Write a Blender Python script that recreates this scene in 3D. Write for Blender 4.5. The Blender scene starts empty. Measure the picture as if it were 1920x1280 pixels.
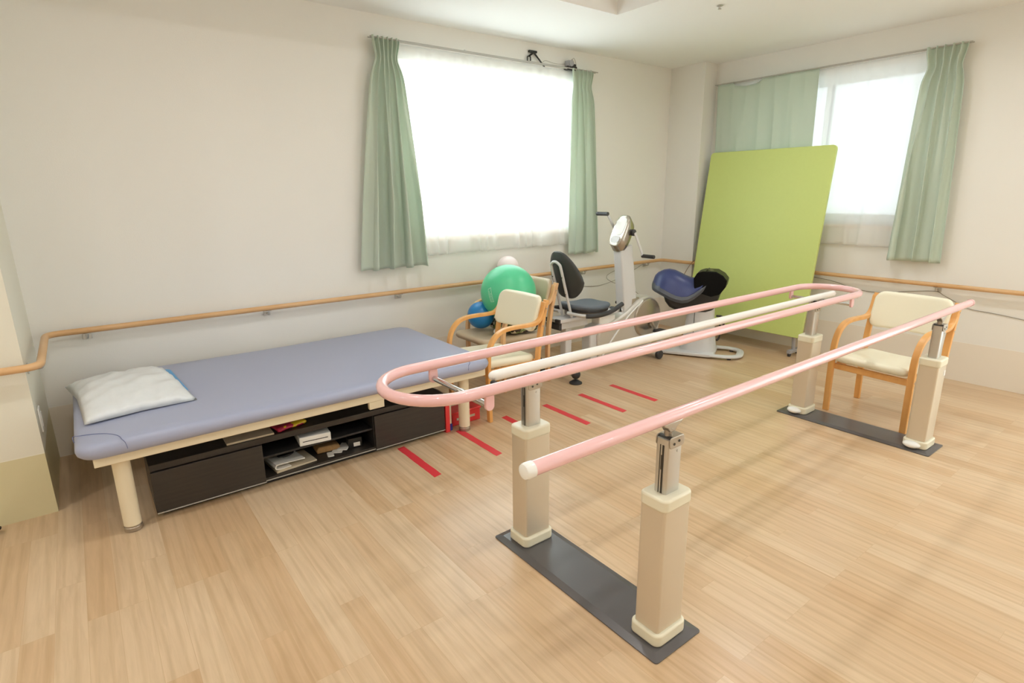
import bpy, bmesh, math, random
from mathutils import Vector, Matrix
S = bpy.context.scene
COL = S.collection
random.seed(7)

# ------------------------------------------------------------------ camera
CAM_YAW, CAM_PITCH, CAM_ROLL, F_PX, CAM_H = 37.1, 14.73, 0.66, 1064.0, 1.5
def make_camera():
    y, p, r = (math.radians(a) for a in (CAM_YAW, CAM_PITCH, CAM_ROLL))
    right = Vector((math.cos(y), -math.sin(y), 0))
    fwd = Vector((math.sin(y) * math.cos(p), math.cos(y) * math.cos(p), -math.sin(p)))
    down = fwd.cross(right)
    r2 = right * math.cos(r) + down * math.sin(r)
    d2 = -right * math.sin(r) + down * math.cos(r)
    m = Matrix((r2, -d2, -fwd)).transposed().to_4x4()
    m.translation = Vector((0, 0, CAM_H))
    cd = bpy.data.cameras.new('camera')
    cd.sensor_width = 36; cd.lens = F_PX / 1920 * 36
    cd.clip_start = 0.05; cd.clip_end = 200
    c = bpy.data.objects.new('camera', cd); COL.objects.link(c); c.matrix_world = m
    S.camera = c
make_camera()
# ------------------------------------------------------------------ world, exposure
SKY = 9.0
DOWNLIGHT_W = 16.0
w = bpy.data.worlds.new('overcast_sky'); S.world = w; w.use_nodes = True
bg = w.node_tree.nodes['Background']
bg.inputs[0].default_value = (0.86, 0.945, 1.0, 1); bg.inputs[1].default_value = SKY
S.view_settings.view_transform = 'Standard'
S.view_settings.look = 'None'
S.view_settings.gamma = 1
S.view_settings.use_curve_mapping = False
S.view_settings.exposure = -0.12
S.cycles.use_denoising = True
S.cycles.max_bounces = 10; S.cycles.diffuse_bounces = 6; S.cycles.glossy_bounces = 4
S.cycles.transmission_bounces = 6; S.cycles.transparent_max_bounces = 12
S.cycles.sample_clamp_indirect = 8
S.cycles.caustics_reflective = False; S.cycles.caustics_refractive = False

def portal(name, loc, rot, sx, sy):
    ld = bpy.data.lights.new(name, 'AREA'); ld.shape = 'RECTANGLE'; ld.size = sx; ld.size_y = sy
    ld.cycles.is_portal = True
    o = bpy.data.objects.new(name, ld); COL.objects.link(o); o.location = loc; o.rotation_euler = rot
YA, XB, ZC = 4.114, 5.44, 2.725         # back wall, right wall, ceiling
YP, XP = 3.358, -0.283                  # left pillar front face and side face
portal('sky_portal', (3.0, YA + 0.17, 1.8), (-math.pi / 2, 0, 0), 1.9, 1.4)
portal('sky_portal', (XB + 0.17, 2.61, 1.82), (0, math.pi / 2, 0), 1.3, 1.66)
portal('sky_portal', (XB + 0.17, -1.22, 1.26), (0, math.pi / 2, 0), 2.4, 2.96)

# ------------------------------------------------------------------ materials
def mat(name, col, rough=0.5, metal=0.0, spec=0.5, bump=0.0, bscale=200, var=0.0, vscale=3, coat=0, sub=0, emit=None):
    m = bpy.data.materials.new(name); m.use_nodes = True
    nt = m.node_tree; b = nt.nodes['Principled BSDF']
    b.inputs['Base Color'].default_value = (*col, 1)
    b.inputs['Roughness'].default_value = rough
    b.inputs['Metallic'].default_value = metal
    b.inputs['Specular IOR Level'].default_value = spec
    b.inputs['Coat Weight'].default_value = coat
    if coat: b.inputs['Coat Roughness'].default_value = 0.08
    if emit:
        b.inputs['Emission Color'].default_value = (*emit[0], 1); b.inputs['Emission Strength'].default_value = emit[1]
    tc = nt.nodes.new('ShaderNodeTexCoord')
    if var:
        n = nt.nodes.new('ShaderNodeTexNoise'); n.inputs['Scale'].default_value = vscale; n.inputs['Detail'].default_value = 4
        nt.links.new(tc.outputs['Object'], n.inputs['Vector'])
        hs = nt.nodes.new('ShaderNodeMix'); hs.data_type = 'RGBA'; hs.blend_type = 'MIX'
        hs.inputs[6].default_value = (*[c * (1 - var) for c in col], 1)
        hs.inputs[7].default_value = (*[min(1, c * (1 + var)) for c in col], 1)
        nt.links.new(n.outputs['Fac'], hs.inputs[0]); nt.links.new(hs.outputs[2], b.inputs['Base Color'])
    if bump:
        n = nt.nodes.new('ShaderNodeTexNoise'); n.inputs['Scale'].default_value = bscale; n.inputs['Detail'].default_value = 3
        nt.links.new(tc.outputs['Object'], n.inputs['Vector'])
        bp = nt.nodes.new('ShaderNodeBump'); bp.inputs['Strength'].default_value = bump; bp.inputs['Distance'].default_value = 0.002
        nt.links.new(n.outputs['Fac'], bp.inputs['Height']); nt.links.new(bp.outputs[0], b.inputs['Normal'])
    return m

def srgb(r, g, b):
    f = lambda c: ((c / 255) / 12.92) if c / 255 <= 0.04045 else (((c / 255) + 0.055) / 1.055) ** 2.4
    return (f(r), f(g), f(b))

def wall_mat(name, upper, lower, zs):
    """wallpaper above, vinyl wainscot sheet below zs with a fine joint line"""
    m = mat(name, upper, 0.75, bump=0.25, bscale=260)
    nt = m.node_tree; b = nt.nodes['Principled BSDF']
    g = nt.nodes.new('ShaderNodeNewGeometry'); sx = nt.nodes.new('ShaderNodeSeparateXYZ')
    nt.links.new(g.outputs['Position'], sx.inputs[0])
    c = nt.nodes.new('ShaderNodeValToRGB'); c.color_ramp.interpolation = 'CONSTANT'
    e = c.color_ramp.elements
    e[0].position = 0; e[0].color = (*lower, 1)
    e[1].position = zs; e[1].color = (*[min(1, x * 1.06) for x in upper], 1)
    e2 = c.color_ramp.elements.new(zs + 0.004); e2.color = (*upper, 1)
    nt.links.new(sx.outputs[2], c.inputs[0]); nt.links.new(c.outputs[0], b.inputs['Base Color'])
    r = nt.nodes.new('ShaderNodeMath'); r.operation = 'LESS_THAN'; r.inputs[1].default_value = zs
    nt.links.new(sx.outputs[2], r.inputs[0])
    mr = nt.nodes.new('ShaderNodeMapRange'); mr.inputs[3].default_value = 0.75; mr.inputs[4].default_value = 0.42
    nt.links.new(r.outputs[0], mr.inputs[0]); nt.links.new(mr.outputs[0], b.inputs['Roughness'])
    return m

def floor_mat():
    m = bpy.data.materials.new('wood_vinyl_floor'); m.use_nodes = True
    nt = m.node_tree; N = nt.nodes; L = nt.links; b = N['Principled BSDF']
    tc = N.new('ShaderNodeTexCoord')
    mp = N.new('ShaderNodeMapping'); mp.inputs['Rotation'].default_value = (0, 0, math.pi / 2)
    L.new(tc.outputs['Object'], mp.inputs[0])
    br = N.new('ShaderNodeTexBrick')
    br.offset = 0.37; br.offset_frequency = 3; br.squash = 1.0
    for k, v in (('Scale', 1.0), ('Mortar Size', 0.0006), ('Mortar Smooth', 0.3), ('Bias', 0.0), ('Brick Width', 0.78), ('Row Height', 0.095)):
        br.inputs[k].default_value = v
    br.inputs['Color1'].default_value = (0, 0, 0, 1); br.inputs['Color2'].default_value = (1, 1, 1, 1)
    br.inputs['Mortar'].default_value = (0.35, 0.35, 0.35, 1)
    L.new(mp.outputs[0], br.inputs['Vector'])
    # per plank offset of the grain
    sep = N.new('ShaderNodeSeparateColor'); L.new(br.outputs['Color'], sep.inputs[0])
    off = N.new('ShaderNodeVectorMath'); off.operation = 'SCALE'; off.inputs[0].default_value = (7.3, 3.1, 5.7)
    L.new(sep.outputs[0], off.inputs['Scale'])
    add = N.new('ShaderNodeVectorMath'); add.operation = 'ADD'
    L.new(tc.outputs['Object'], add.inputs[0]); L.new(off.outputs[0], add.inputs[1])
    st = N.new('ShaderNodeMapping'); st.inputs['Scale'].default_value = (22, 1.5, 1)
    L.new(add.outputs[0], st.inputs[0])
    gn = N.new('ShaderNodeTexNoise'); gn.inputs['Scale'].default_value = 2.2; gn.inputs['Detail'].default_value = 7; gn.inputs['Roughness'].default_value = 0.62
    gn.inputs['Distortion'].default_value = 0.5
    L.new(st.outputs[0], gn.inputs['Vector'])
    st2 = N.new('ShaderNodeMapping'); st2.inputs['Scale'].default_value = (8, 0.9, 1)
    L.new(add.outputs[0], st2.inputs[0])
    wv = N.new('ShaderNodeTexWave'); wv.wave_type = 'BANDS'; wv.bands_direction = 'X'; wv.inputs['Scale'].default_value = 0.8
    wv.inputs['Distortion'].default_value = 11.0; wv.inputs['Detail'].default_value = 1.0; wv.inputs['Detail Scale'].default_value = 0.45
    L.new(st2.outputs[0], wv.inputs['Vector'])
    base = N.new('ShaderNodeValToRGB')
    e = base.color_ramp.elements
    e[0].position = 0.0; e[0].color = (*srgb(206, 173, 135), 1)
    e[1].position = 1.0; e[1].color = (*srgb(217, 191, 158), 1)
    mid = e.new(0.5); mid.color = (*srgb(211, 182, 147), 1)
    L.new(sep.outputs[0], base.inputs[0])
    gr = N.new('ShaderNodeValToRGB')
    gr.color_ramp.elements[0].position = 0.30; gr.color_ramp.elements[0].color = (0.80, 0.77, 0.73, 1)
    gr.color_ramp.elements[1].position = 0.62; gr.color_ramp.elements[1].color = (1.0, 1.0, 1.0, 1)
    L.new(gn.outputs['Fac'], gr.inputs[0])
    m1 = N.new('ShaderNodeMix'); m1.data_type = 'RGBA'; m1.blend_type = 'MULTIPLY'; m1.inputs[0].default_value = 0.7
    L.new(base.outputs[0], m1.inputs[6]); L.new(gr.outputs[0], m1.inputs[7])
    wr = N.new('ShaderNodeValToRGB')
    wr.color_ramp.elements[0].position = 0.0; wr.color_ramp.elements[0].color = (0.84, 0.80, 0.73, 1)
    wr.color_ramp.elements[1].position = 0.28; wr.color_ramp.elements[1].color = (1, 1, 1, 1)
    L.new(wv.outputs['Fac'], wr.inputs[0])
    m2 = N.new('ShaderNodeMix'); m2.data_type = 'RGBA'; m2.blend_type = 'MULTIPLY'; m2.inputs[0].default_value = 0.5
    L.new(m1.outputs[2], m2.inputs[6]); L.new(wr.outputs[0], m2.inputs[7])
    m3 = N.new('ShaderNodeMix'); m3.data_type = 'RGBA'; m3.blend_type = 'MULTIPLY'
    m3.inputs[7].default_value = (0.88, 0.84, 0.78, 1)
    L.new(br.outputs['Fac'], m3.inputs[0]); L.new(m2.outputs[2], m3.inputs[6])
    L.new(m3.outputs[2], b.inputs['Base Color'])
    b.inputs['Roughness'].default_value = 0.29; b.inputs['Specular IOR Level'].default_value = 0.5
    bp = N.new('ShaderNodeBump'); bp.inputs['Strength'].default_value = 0.12; bp.inputs['Distance'].default_value = 0.001
    L.new(gn.outputs['Fac'], bp.inputs['Height']); L.new(bp.outputs[0], b.inputs['Normal'])
    return m

def wood_mat(name, c1, c2, rough=0.35, axis=(3, 3, 40)):
    m = mat(name, c1, rough, coat=0.15)
    nt = m.node_tree; N = nt.nodes; L = nt.links; b = N['Principled BSDF']
    tc = N.new('ShaderNodeTexCoord'); mp = N.new('ShaderNodeMapping'); mp.inputs['Scale'].default_value = axis
    L.new(tc.outputs['Object'], mp.inputs[0])
    n = N.new('ShaderNodeTexNoise'); n.inputs['Scale'].default_value = 1.5; n.inputs['Detail'].default_value = 5
    L.new(mp.outputs[0], n.inputs['Vector'])
    r = N.new('ShaderNodeValToRGB'); r.color_ramp.elements[0].position = 0.35; r.color_ramp.elements[1].position = 0.65
    r.color_ramp.elements[0].color = (*c1, 1); r.color_ramp.elements[1].color = (*c2, 1)
    L.new(n.outputs['Fac'], r.inputs[0]); L.new(r.outputs[0], b.inputs['Base Color'])
    return m

def cloth_mat(name, col, trans, opaque_alpha=1.0, rough=0.9):
    """woven cloth: diffuse mixed with translucent, optionally an open weave"""
    m = bpy.data.materials.new(name); m.use_nodes = True
    nt = m.node_tree; N = nt.nodes; L = nt.links
    N.remove(N['Principled BSDF']); out = N['Material Output']
    d = N.new('ShaderNodeBsdfDiffuse'); d.inputs[0].default_value = (*col, 1)
    t = N.new('ShaderNodeBsdfTranslucent'); t.inputs[0].default_value = (*col, 1)
    mx = N.new('ShaderNodeMixShader'); mx.inputs[0].default_value = trans
    L.new(d.outputs[0], mx.inputs[1]); L.new(t.outputs[0], mx.inputs[2])
    tc = N.new('ShaderNodeTexCoord'); n = N.new('ShaderNodeTexNoise'); n.inputs['Scale'].default_value = 400
    L.new(tc.outputs['Object'], n.inputs['Vector'])
    bp = N.new('ShaderNodeBump'); bp.inputs['Strength'].default_value = 0.15; bp.inputs['Distance'].default_value = 0.001
    L.new(n.outputs['Fac'], bp.inputs['Height']); L.new(bp.outputs[0], d.inputs['Normal'])
    last = mx
    if opaque_alpha < 1:
        tr = N.new('ShaderNodeBsdfTransparent')
        m2 = N.new('ShaderNodeMixShader'); m2.inputs[0].default_value = opaque_alpha
        L.new(tr.outputs[0], m2.inputs[1]); L.new(mx.outputs[0], m2.inputs[2]); last = m2
    L.new(last.outputs[0], out.inputs[0])
    return m

def glass_mat(name='frosted_window_glass', k=1.0):
    m = bpy.data.materials.new(name); m.use_nodes = True
    nt = m.node_tree; N = nt.nodes; L = nt.links
    N.remove(N['Principled BSDF']); out = N['Material Output']
    tr = N.new('ShaderNodeBsdfTransparent'); tr.inputs[0].default_value = (0.93 * k, 0.95 * k, 0.94 * k, 1)
    t = N.new('ShaderNodeBsdfTranslucent'); t.inputs[0].default_value = (0.95 * k, 0.97 * k, 0.96 * k, 1)
    g = N.new('ShaderNodeBsdfGlossy'); g.inputs['Roughness'].default_value = 0.05
    m0 = N.new('ShaderNodeMixShader'); m0.inputs[0].default_value = 0.22
    L.new(tr.outputs[0], m0.inputs[1]); L.new(t.outputs[0], m0.inputs[2])
    m1 = N.new('ShaderNodeMixShader'); m1.inputs[0].default_value = 0.05
    L.new(m0.outputs[0], m1.inputs[1]); L.new(g.outputs[0], m1.inputs[2]); L.new(m1.outputs[0], out.inputs[0])
    return m

M = {}
WALL = srgb(238, 236, 230)
M['wall'] = wall_mat('cream_wallpaper', WALL, srgb(236, 228, 215), 0.312)
M['pillar'] = wall_mat('pillar_paper_yellow_light_cast', srgb(230, 227, 212), srgb(214, 205, 166), 0.312)  # yellow cast of the light on the left pillar is put into these colours
M['ceiling'] = mat('white_ceiling_paper', srgb(243, 243, 241), 0.85, bump=0.15, bscale=180)
M['floor'] = floor_mat()
M['rail'] = wood_mat('handrail_wood', srgb(210, 164, 112), srgb(220, 178, 130), 0.4, (2, 2, 2))
M['birch'] = wood_mat('honey_birch', srgb(229, 168, 96), srgb(235, 177, 106), 0.35, (14, 14, 2))
M['birch_pale'] = wood_mat('pale_beech', srgb(222, 176, 126), srgb(233, 192, 146), 0.38, (14, 14, 2))
M['cream_vinyl'] = mat('cream_vinyl', srgb(238, 232, 208), 0.42, bump=0.15, bscale=300)
M['tan_vinyl'] = mat('tan_vinyl', srgb(196, 176, 148), 0.42, bump=0.15, bscale=300)
M['blue_vinyl'] = mat('lavender_blue_vinyl', srgb(163, 169, 194), 0.36, bump=0.12, bscale=350)
M['blue_piping'] = mat('dark_blue_thread', srgb(112, 120, 158), 0.6)
M['cream_paint'] = mat('cream_painted_steel', srgb(234, 222, 194), 0.35)
M['white_plastic'] = mat('white_plastic', srgb(238, 238, 234), 0.35)
M['cream_plastic'] = mat('cream_plastic', srgb(232, 226, 202), 0.38)
M['grey_strip'] = mat('pale_grey_edge_strip', srgb(186, 183, 176), 0.4)
M['dark_wood'] = wood_mat('dark_walnut_laminate', srgb(46, 41, 37), srgb(53, 47, 42), 0.42, (3, 3, 60))
M['dark_inside'] = mat('black_laminate', srgb(40, 38, 37), 0.5)
M['chrome'] = mat('chrome', srgb(215, 215, 215), 0.15, 1.0)
M['alu'] = mat('brushed_aluminium_warm_reflection', srgb(219, 207, 186), 0.42, 0.5, bump=0.05, bscale=600)  # warm reflection of the floor is mixed into the metal colour
M['alu_bright'] = mat('satin_aluminium', srgb(205, 203, 198), 0.3, 0.85)
M['cast'] = mat('cast_zinc', srgb(178, 168, 154), 0.35, 0.8)
M['dark_slot'] = mat('dark_slot', srgb(52, 48, 40), 0.5)
M['black_plate'] = mat('charcoal_powder_coat', srgb(98, 96, 97), 0.28, 0.2, bump=0.1, bscale=700)
M['pink'] = mat('glossy_pink_coating', srgb(240, 193, 193), 0.22, coat=0.5)
M['cream_gloss'] = mat('glossy_cream_coating', srgb(243, 242, 237), 0.22, coat=0.4)
M['silver_paint'] = mat('silver_plastic', srgb(204, 200, 192), 0.28, 0.45)
M['silver_dark'] = mat('brushed_silver_metal', srgb(178, 170, 158), 0.22, 0.85)
M['light_grey'] = mat('pale_grey_painted_steel', srgb(212, 212, 212), 0.35)
M['mid_grey'] = mat('grey_painted_steel', srgb(166, 166, 170), 0.4)
M['black_rubber'] = mat('black_rubber', srgb(52, 52, 54), 0.5)
M['black_gloss'] = mat('piano_black_plastic', srgb(22, 22, 22), 0.30, spec=0.05)
M['black_satin'] = mat('satin_black_plastic', srgb(30, 30, 30), 0.35)
M['seat_black'] = mat('charcoal_upholstery', srgb(62, 64, 64), 0.55, bump=0.3, bscale=500)
M['seat_grey'] = mat('slate_grey_upholstery', srgb(92, 100, 110), 0.5, bump=0.2, bscale=500)
M['navy'] = mat('navy_vinyl', srgb(52, 62, 112), 0.32)
M['lime'] = mat('lime_green_laminate', srgb(202, 217, 128), 0.45, var=0.02, vscale=40)
M['lime_edge'] = mat('olive_edge_band', srgb(176, 184, 96), 0.5)
M['green_ball'] = mat('green_rubber_ball', srgb(88, 204, 152), 0.34)
M['ball_print'] = mat('pale_print', srgb(215, 240, 225), 0.5)
M['blue_ball'] = mat('blue_rubber_ball', srgb(40, 130, 196), 0.3)
M['white_ball'] = mat('pinkish_white_rubber', srgb(246, 230, 230), 0.3)
M['red_tape'] = mat('red_tape', srgb(216, 58, 66), 0.45)
M['red'] = mat('red_plastic', srgb(222, 60, 62), 0.4)
M['blue_paint'] = mat('royal_blue', srgb(52, 62, 150), 0.4)
M['white_paper'] = mat('white_paper', srgb(232, 228, 220), 0.7)
M['beige_paper'] = mat('beige_paper', srgb(206, 192, 166), 0.7, var=0.05, vscale=20)
M['curtain'] = cloth_mat('sage_green_cloth', srgb(217, 229, 215), 0.26)
M['sheer'] = cloth_mat('white_sheer', srgb(252, 252, 250), 0.45, 0.50)
M['glass'] = glass_mat(); M['glass_dim'] = glass_mat('dimmed_frosted_glass', .50)  # dim copy: glass colour darkened to hold back glare in the right window
M['frame_white'] = mat('white_aluminium', srgb(236, 238, 236), 0.4)
M['wire'] = mat('grey_cable', srgb(150, 144, 132), 0.5)
M['brown_wire'] = mat('brown_cable', srgb(120, 84, 52), 0.5)
M['black'] = mat('black_plastic', srgb(36, 32, 30), 0.4)
M['lamp'] = mat('lamp_diffuser', (1, 1, 1), 0.5, emit=((1, 0.95, 0.86), 8.0))

# ------------------------------------------------------------------ mesh helpers
def B(): return bmesh.new()
def obj(name, bm, m, parent=None, loc=(0, 0, 0), rot=(0, 0, 0), smooth=True, world=False, bev=0, seg=2, sub=0, angle=35):
    me = bpy.data.meshes.new(name)
    bmesh.ops.recalc_face_normals(bm, faces=bm.faces)
    bm.to_mesh(me); bm.free()
    ms = m if isinstance(m, (list, tuple)) else [m]
    for x in ms: me.materials.append(M[x] if isinstance(x, str) else x)
    o = bpy.data.objects.new(name, me); COL.objects.link(o)
    o.location = loc; o.rotation_euler = rot
    if parent is not None:
        o.parent = parent
        if world:
            base = WORLD[parent.name]
            me.transform(base.inverted())
    if smooth:
        for p in me.polygons: p.use_smooth = True
    if bev:
        b = o.modifiers.new('bevel', 'BEVEL'); b.width = bev; b.segments = seg; b.limit_method = 'ANGLE'; b.angle_limit = math.radians(40)
        b.harden_normals = False
    if sub:
        s = o.modifiers.new('subsurf', 'SUBSURF'); s.levels = sub; s.render_levels = sub
    if smooth and not sub:
        me.set_sharp_from_angle(angle=math.radians(angle))
    return o
WORLD = {}
def tag(o, label=None, cat=None, group=None, kind=None):
    if label: o['label'] = label
    if cat: o['category'] = cat
    if group: o['group'] = group
    if kind: o['kind'] = kind
    return o
def thing(name, label, cat, loc=(0, 0, 0), rotz=0, group=None, scale=(1, 1, 1)):
    o = bpy.data.objects.new(name, None); COL.objects.link(o)
    o.empty_display_size = 0.1
    o.location = loc; o.rotation_euler = (0, 0, rotz); o.scale = scale
    WORLD[o.name] = Matrix.LocRotScale(Vector(loc), Matrix.Rotation(rotz, 3, 'Z').to_quaternion(), Vector(scale))
    return tag(o, label, cat, group)
def copy_tree(o, parent=None):
    c = o.copy(); COL.objects.link(c); c.parent = parent
    for ch in o.children: copy_tree(ch, c)
    return c

def box(bm, x0, x1, y0, y1, z0, z1):
    v = [bm.verts.new(p) for p in ((x0, y0, z0), (x1, y0, z0), (x1, y1, z0), (x0, y1, z0), (x0, y0, z1), (x1, y0, z1), (x1, y1, z1), (x0, y1, z1))]
    for f in ((3, 2, 1, 0), (4, 5, 6, 7), (0, 1, 5, 4), (1, 2, 6, 5), (2, 3, 7, 6), (3, 0, 4, 7)):
        bm.faces.new([v[i] for i in f])
    return v
def prism(bm, poly, axis, a, b):
    """poly of 2D points extruded along axis from a to b. axis x: (y,z); y: (x,z); z: (x,y)"""
    def P(p, t):
        return {'x': (t, p[0], p[1]), 'y': (p[0], t, p[1]), 'z': (p[0], p[1], t)}[axis]
    A = [bm.verts.new(P(p, a)) for p in poly]; Bv = [bm.verts.new(P(p, b)) for p in poly]
    n = len(poly)
    bm.faces.new(A[::-1]); bm.faces.new(Bv)
    for i in range(n): bm.faces.new((A[i], A[(i + 1) % n], Bv[(i + 1) % n], Bv[i]))
def rrect(x0, x1, y0, y1, r, n=5):
    pts = []
    for cx, cy, a0 in ((x1 - r, y0 + r, -90), (x1 - r, y1 - r, 0), (x0 + r, y1 - r, 90), (x0 + r, y0 + r, 180)):
        for i in range(n + 1):
            a = math.radians(a0 + 90 * i / n); pts.append((cx + r * math.cos(a), cy + r * math.sin(a)))
    return pts
def smooth_path(pts, n=6, closed=False):
    """catmull-rom through pts"""
    P = [Vector(p) for p in pts]; out = []
    N = len(P)
    rng = range(N) if closed else range(N - 1)
    for i in rng:
        p0 = P[(i - 1) % N] if closed or i > 0 else P[0] * 2 - P[1]
        p1 = P[i]; p2 = P[(i + 1) % N]
        p3 = P[(i + 2) % N] if closed or i + 2 < N else P[-1] * 2 - P[-2]
        for k in range(n):
            t = k / n
            out.append(0.5 * ((2 * p1) + (-p0 + p2) * t + (2 * p0 - 5 * p1 + 4 * p2 - p3) * t * t + (-p0 + 3 * p1 - 3 * p2 + p3) * t ** 3))
    if not closed: out.append(P[-1])
    return out
def corner_path(pts, r, n=6):
    """polyline with rounded corners of radius about r"""
    P = [Vector(p) for p in pts]; out = [P[0]]
    for i in range(1, len(P) - 1):
        a = (P[i - 1] - P[i]); b = (P[i + 1] - P[i])
        ra = min(r, a.length * 0.49, b.length * 0.49)
        s = P[i] + a.normalized() * ra; e = P[i] + b.normalized() * ra
        for k in range(n + 1):
            t = k / n
            out.append(s.lerp(P[i], t).lerp(P[i].lerp(e, t), t))
    out.append(P[-1]); return out
def tube(bm, pts, r, seg=12, closed=False, caps=True, rfun=None, oval=None):
    P = [Vector(p) for p in pts]; N = len(P); rings = []
    up = None
    for i in range(N):
        if closed: t = (P[(i + 1) % N] - P[i - 1])
        else: t = P[min(i + 1, N - 1)] - P[max(i - 1, 0)]
        t = t.normalized()
        if up is None:
            up = Vector((0, 0, 1)) if abs(t.z) < 0.9 else Vector((1, 0, 0))
        side = t.cross(up)
        if side.length < 1e-6: side = t.cross(Vector((1, 0, 0)))
        side.normalize(); up = side.cross(t).normalized()
        rr = rfun(i / (N - 1)) if rfun else r
        ra, rb = (rr, rr) if not oval else (rr * oval[0], rr * oval[1])
        rings.append([bm.verts.new(P[i] + side * (math.cos(2 * math.pi * k / seg) * ra) + up * (math.sin(2 * math.pi * k / seg) * rb)) for k in range(seg)])
    for i in range(N if closed else N - 1):
        a, b = rings[i], rings[(i + 1) % N]
        for k in range(seg):
            bm.faces.new((a[k], a[(k + 1) % seg], b[(k + 1) % seg], b[k]))
    if caps and not closed:
        bm.faces.new(rings[0][::-1]); bm.faces.new(rings[-1])
def round_tube(bm, p0, p1, r, seg=16, k=0.9):
    """straight tube with domed ends"""
    a, b = Vector(p0), Vector(p1); d = (b - a).normalized()
    pts, rs = [], []
    for i in range(6):
        th = math.pi / 2 * i / 5
        pts.append(a + d * (r * k * (1 - math.sin(th)))); rs.append(max(0.0008, r * math.sin(th)))
    pts = [a + d * (r * k * (1 - math.cos(math.pi / 2 * i / 5))) for i in range(6)]
    rs = [max(0.0008, r * math.sin(math.pi / 2 * i / 5)) for i in range(6)]
    pts += [b - d * (r * k * (1 - math.cos(math.pi / 2 * (5 - i) / 5))) for i in range(6)]
    rs += [max(0.0008, r * math.sin(math.pi / 2 * (5 - i) / 5)) for i in range(6)]
    tube(bm, pts, r, seg, rfun=lambda t: rs[min(len(rs) - 1, int(round(t * (len(rs) - 1))))])
def lathe(bm, prof, seg=24, center=(0, 0, 0), axis='z'):
    """prof list of (r, h)"""
    rings = []
    def P(r, a, h):
        x, y = r * math.cos(a), r * math.sin(a)
        q = {'z': (x, y, h), 'y': (x, h, y), 'x': (h, x, y)}[axis]
        return (q[0] + center[0], q[1] + center[1], q[2] + center[2])
    for r, h in prof:
        rings.append([bm.verts.new(P(max(r, 1e-5), 2 * math.pi * k / seg, h)) for k in range(seg)])
    for a, b in zip(rings, rings[1:]):
        for k in range(seg): bm.faces.new((a[k], a[(k + 1) % seg], b[(k + 1) % seg], b[k]))
    bm.faces.new(rings[0][::-1]); bm.faces.new(rings[-1])
def sphere(bm, c, r, seg=32, rings=20, sc=(1, 1, 1)):
    m = Matrix.Translation(c) @ Matrix.Diagonal((*sc, 1))
    bmesh.ops.create_uvsphere(bm, u_segments=seg, v_segments=rings, radius=r, matrix=m)
def ribbon(bm, pts, y0, y1, t):
    """bent strip: pts in (x,z), swept between y0 and y1 with thickness t"""
    P = [Vector((p[0], p[1])) for p in pts]; N = len(P); L = []
    for i in range(N):
        d = (P[min(i + 1, N - 1)] - P[max(i - 1, 0)]).normalized(); n = Vector((-d.y, d.x)) * (t / 2)
        a, b = P[i] + n, P[i] - n
        L.append([bm.verts.new(q) for q in ((a.x, y0, a.y), (a.x, y1, a.y), (b.x, y1, b.y), (b.x, y0, b.y))])
    for a, b in zip(L, L[1:]):
        for k in range(4): bm.faces.new((a[k], a[(k + 1) % 4], b[(k + 1) % 4], b[k]))
    bm.faces.new(L[0][::-1]); bm.faces.new(L[-1])
def pad(bm, x0, x1, y0, y1, z0, z1, r, e=0.5, n=12, fn=None):
    """upholstered cushion: rounded outline, rounded rim, slightly crowned; fn(x,y,z)->offset"""
    raw = rrect(x0, x1, y0, y1, r, 6); cx, cy = (x0 + x1) / 2, (y0 + y1) / 2; out = []
    for i, p in enumerate(raw):      # even spacing along the straight sides
        q = raw[(i + 1) % len(raw)]; d = math.hypot(q[0] - p[0], q[1] - p[1]); c = max(1, min(14, int(d / .03)))
        for k in range(c): out.append((p[0] + (q[0] - p[0]) * k / c, p[1] + (q[1] - p[1]) * k / c))
    h = z1 - z0; lv = []
    K = 6
    for i in range(K + 1):
        th = math.pi * i / K - math.pi / 2
        lv.append((-(1 - math.cos(th)) * h * e, z0 + h / 2 + math.sin(th) * h / 2))
    rings = []
    for ins, z in lv:
        ring = []
        for (x, y) in out:
            v = Vector((x - cx, y - cy)); s = 1 + ins / max(0.02, v.length)
            ring.append(Vector((cx + v.x * s, cy + v.y * s, z)))
        rings.append(ring)
    def put(p):
        q = Vector(fn(*p)) if fn else p
        return bm.verts.new(q)
    # top & bottom interior rings
    def inner(ring, crown):
        res = []
        for s in ((.9, .78, .65, .5, .35, .2, .08)):
            res.append([Vector((cx + (p.x - cx) * s, cy + (p.y - cy) * s, p.z + crown * (1 - s * s))) for p in ring])
        return res
    allr = inner(rings[0], 0)[::-1] + rings + inner(rings[-1], h * 0.10)
    V = [[put(p) for p in ring] for ring in allr]
    m = len(out)
    for a, b in zip(V, V[1:]):
        for k in range(m): bm.faces.new((a[k], a[(k + 1) % m], b[(k + 1) % m], b[k]))
    bm.faces.new(V[0][::-1]); bm.faces.new(V[-1])

# ------------------------------------------------------------------ room shell
def structure(name, bm, m, label, **k):
    o = obj(name, bm, m, smooth=False, **k); o['kind'] = 'structure'; o['label'] = label; return o
X0, Y0 = -2.6, -3.0      # left and front walls (behind the camera)
T = 0.16
bm = B(); box(bm, X0 - T, XB + T, Y0 - T, YA + T, -0.1, 0)
structure('floor', bm, 'floor', 'wood-look vinyl floor in narrow honey strips')
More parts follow.
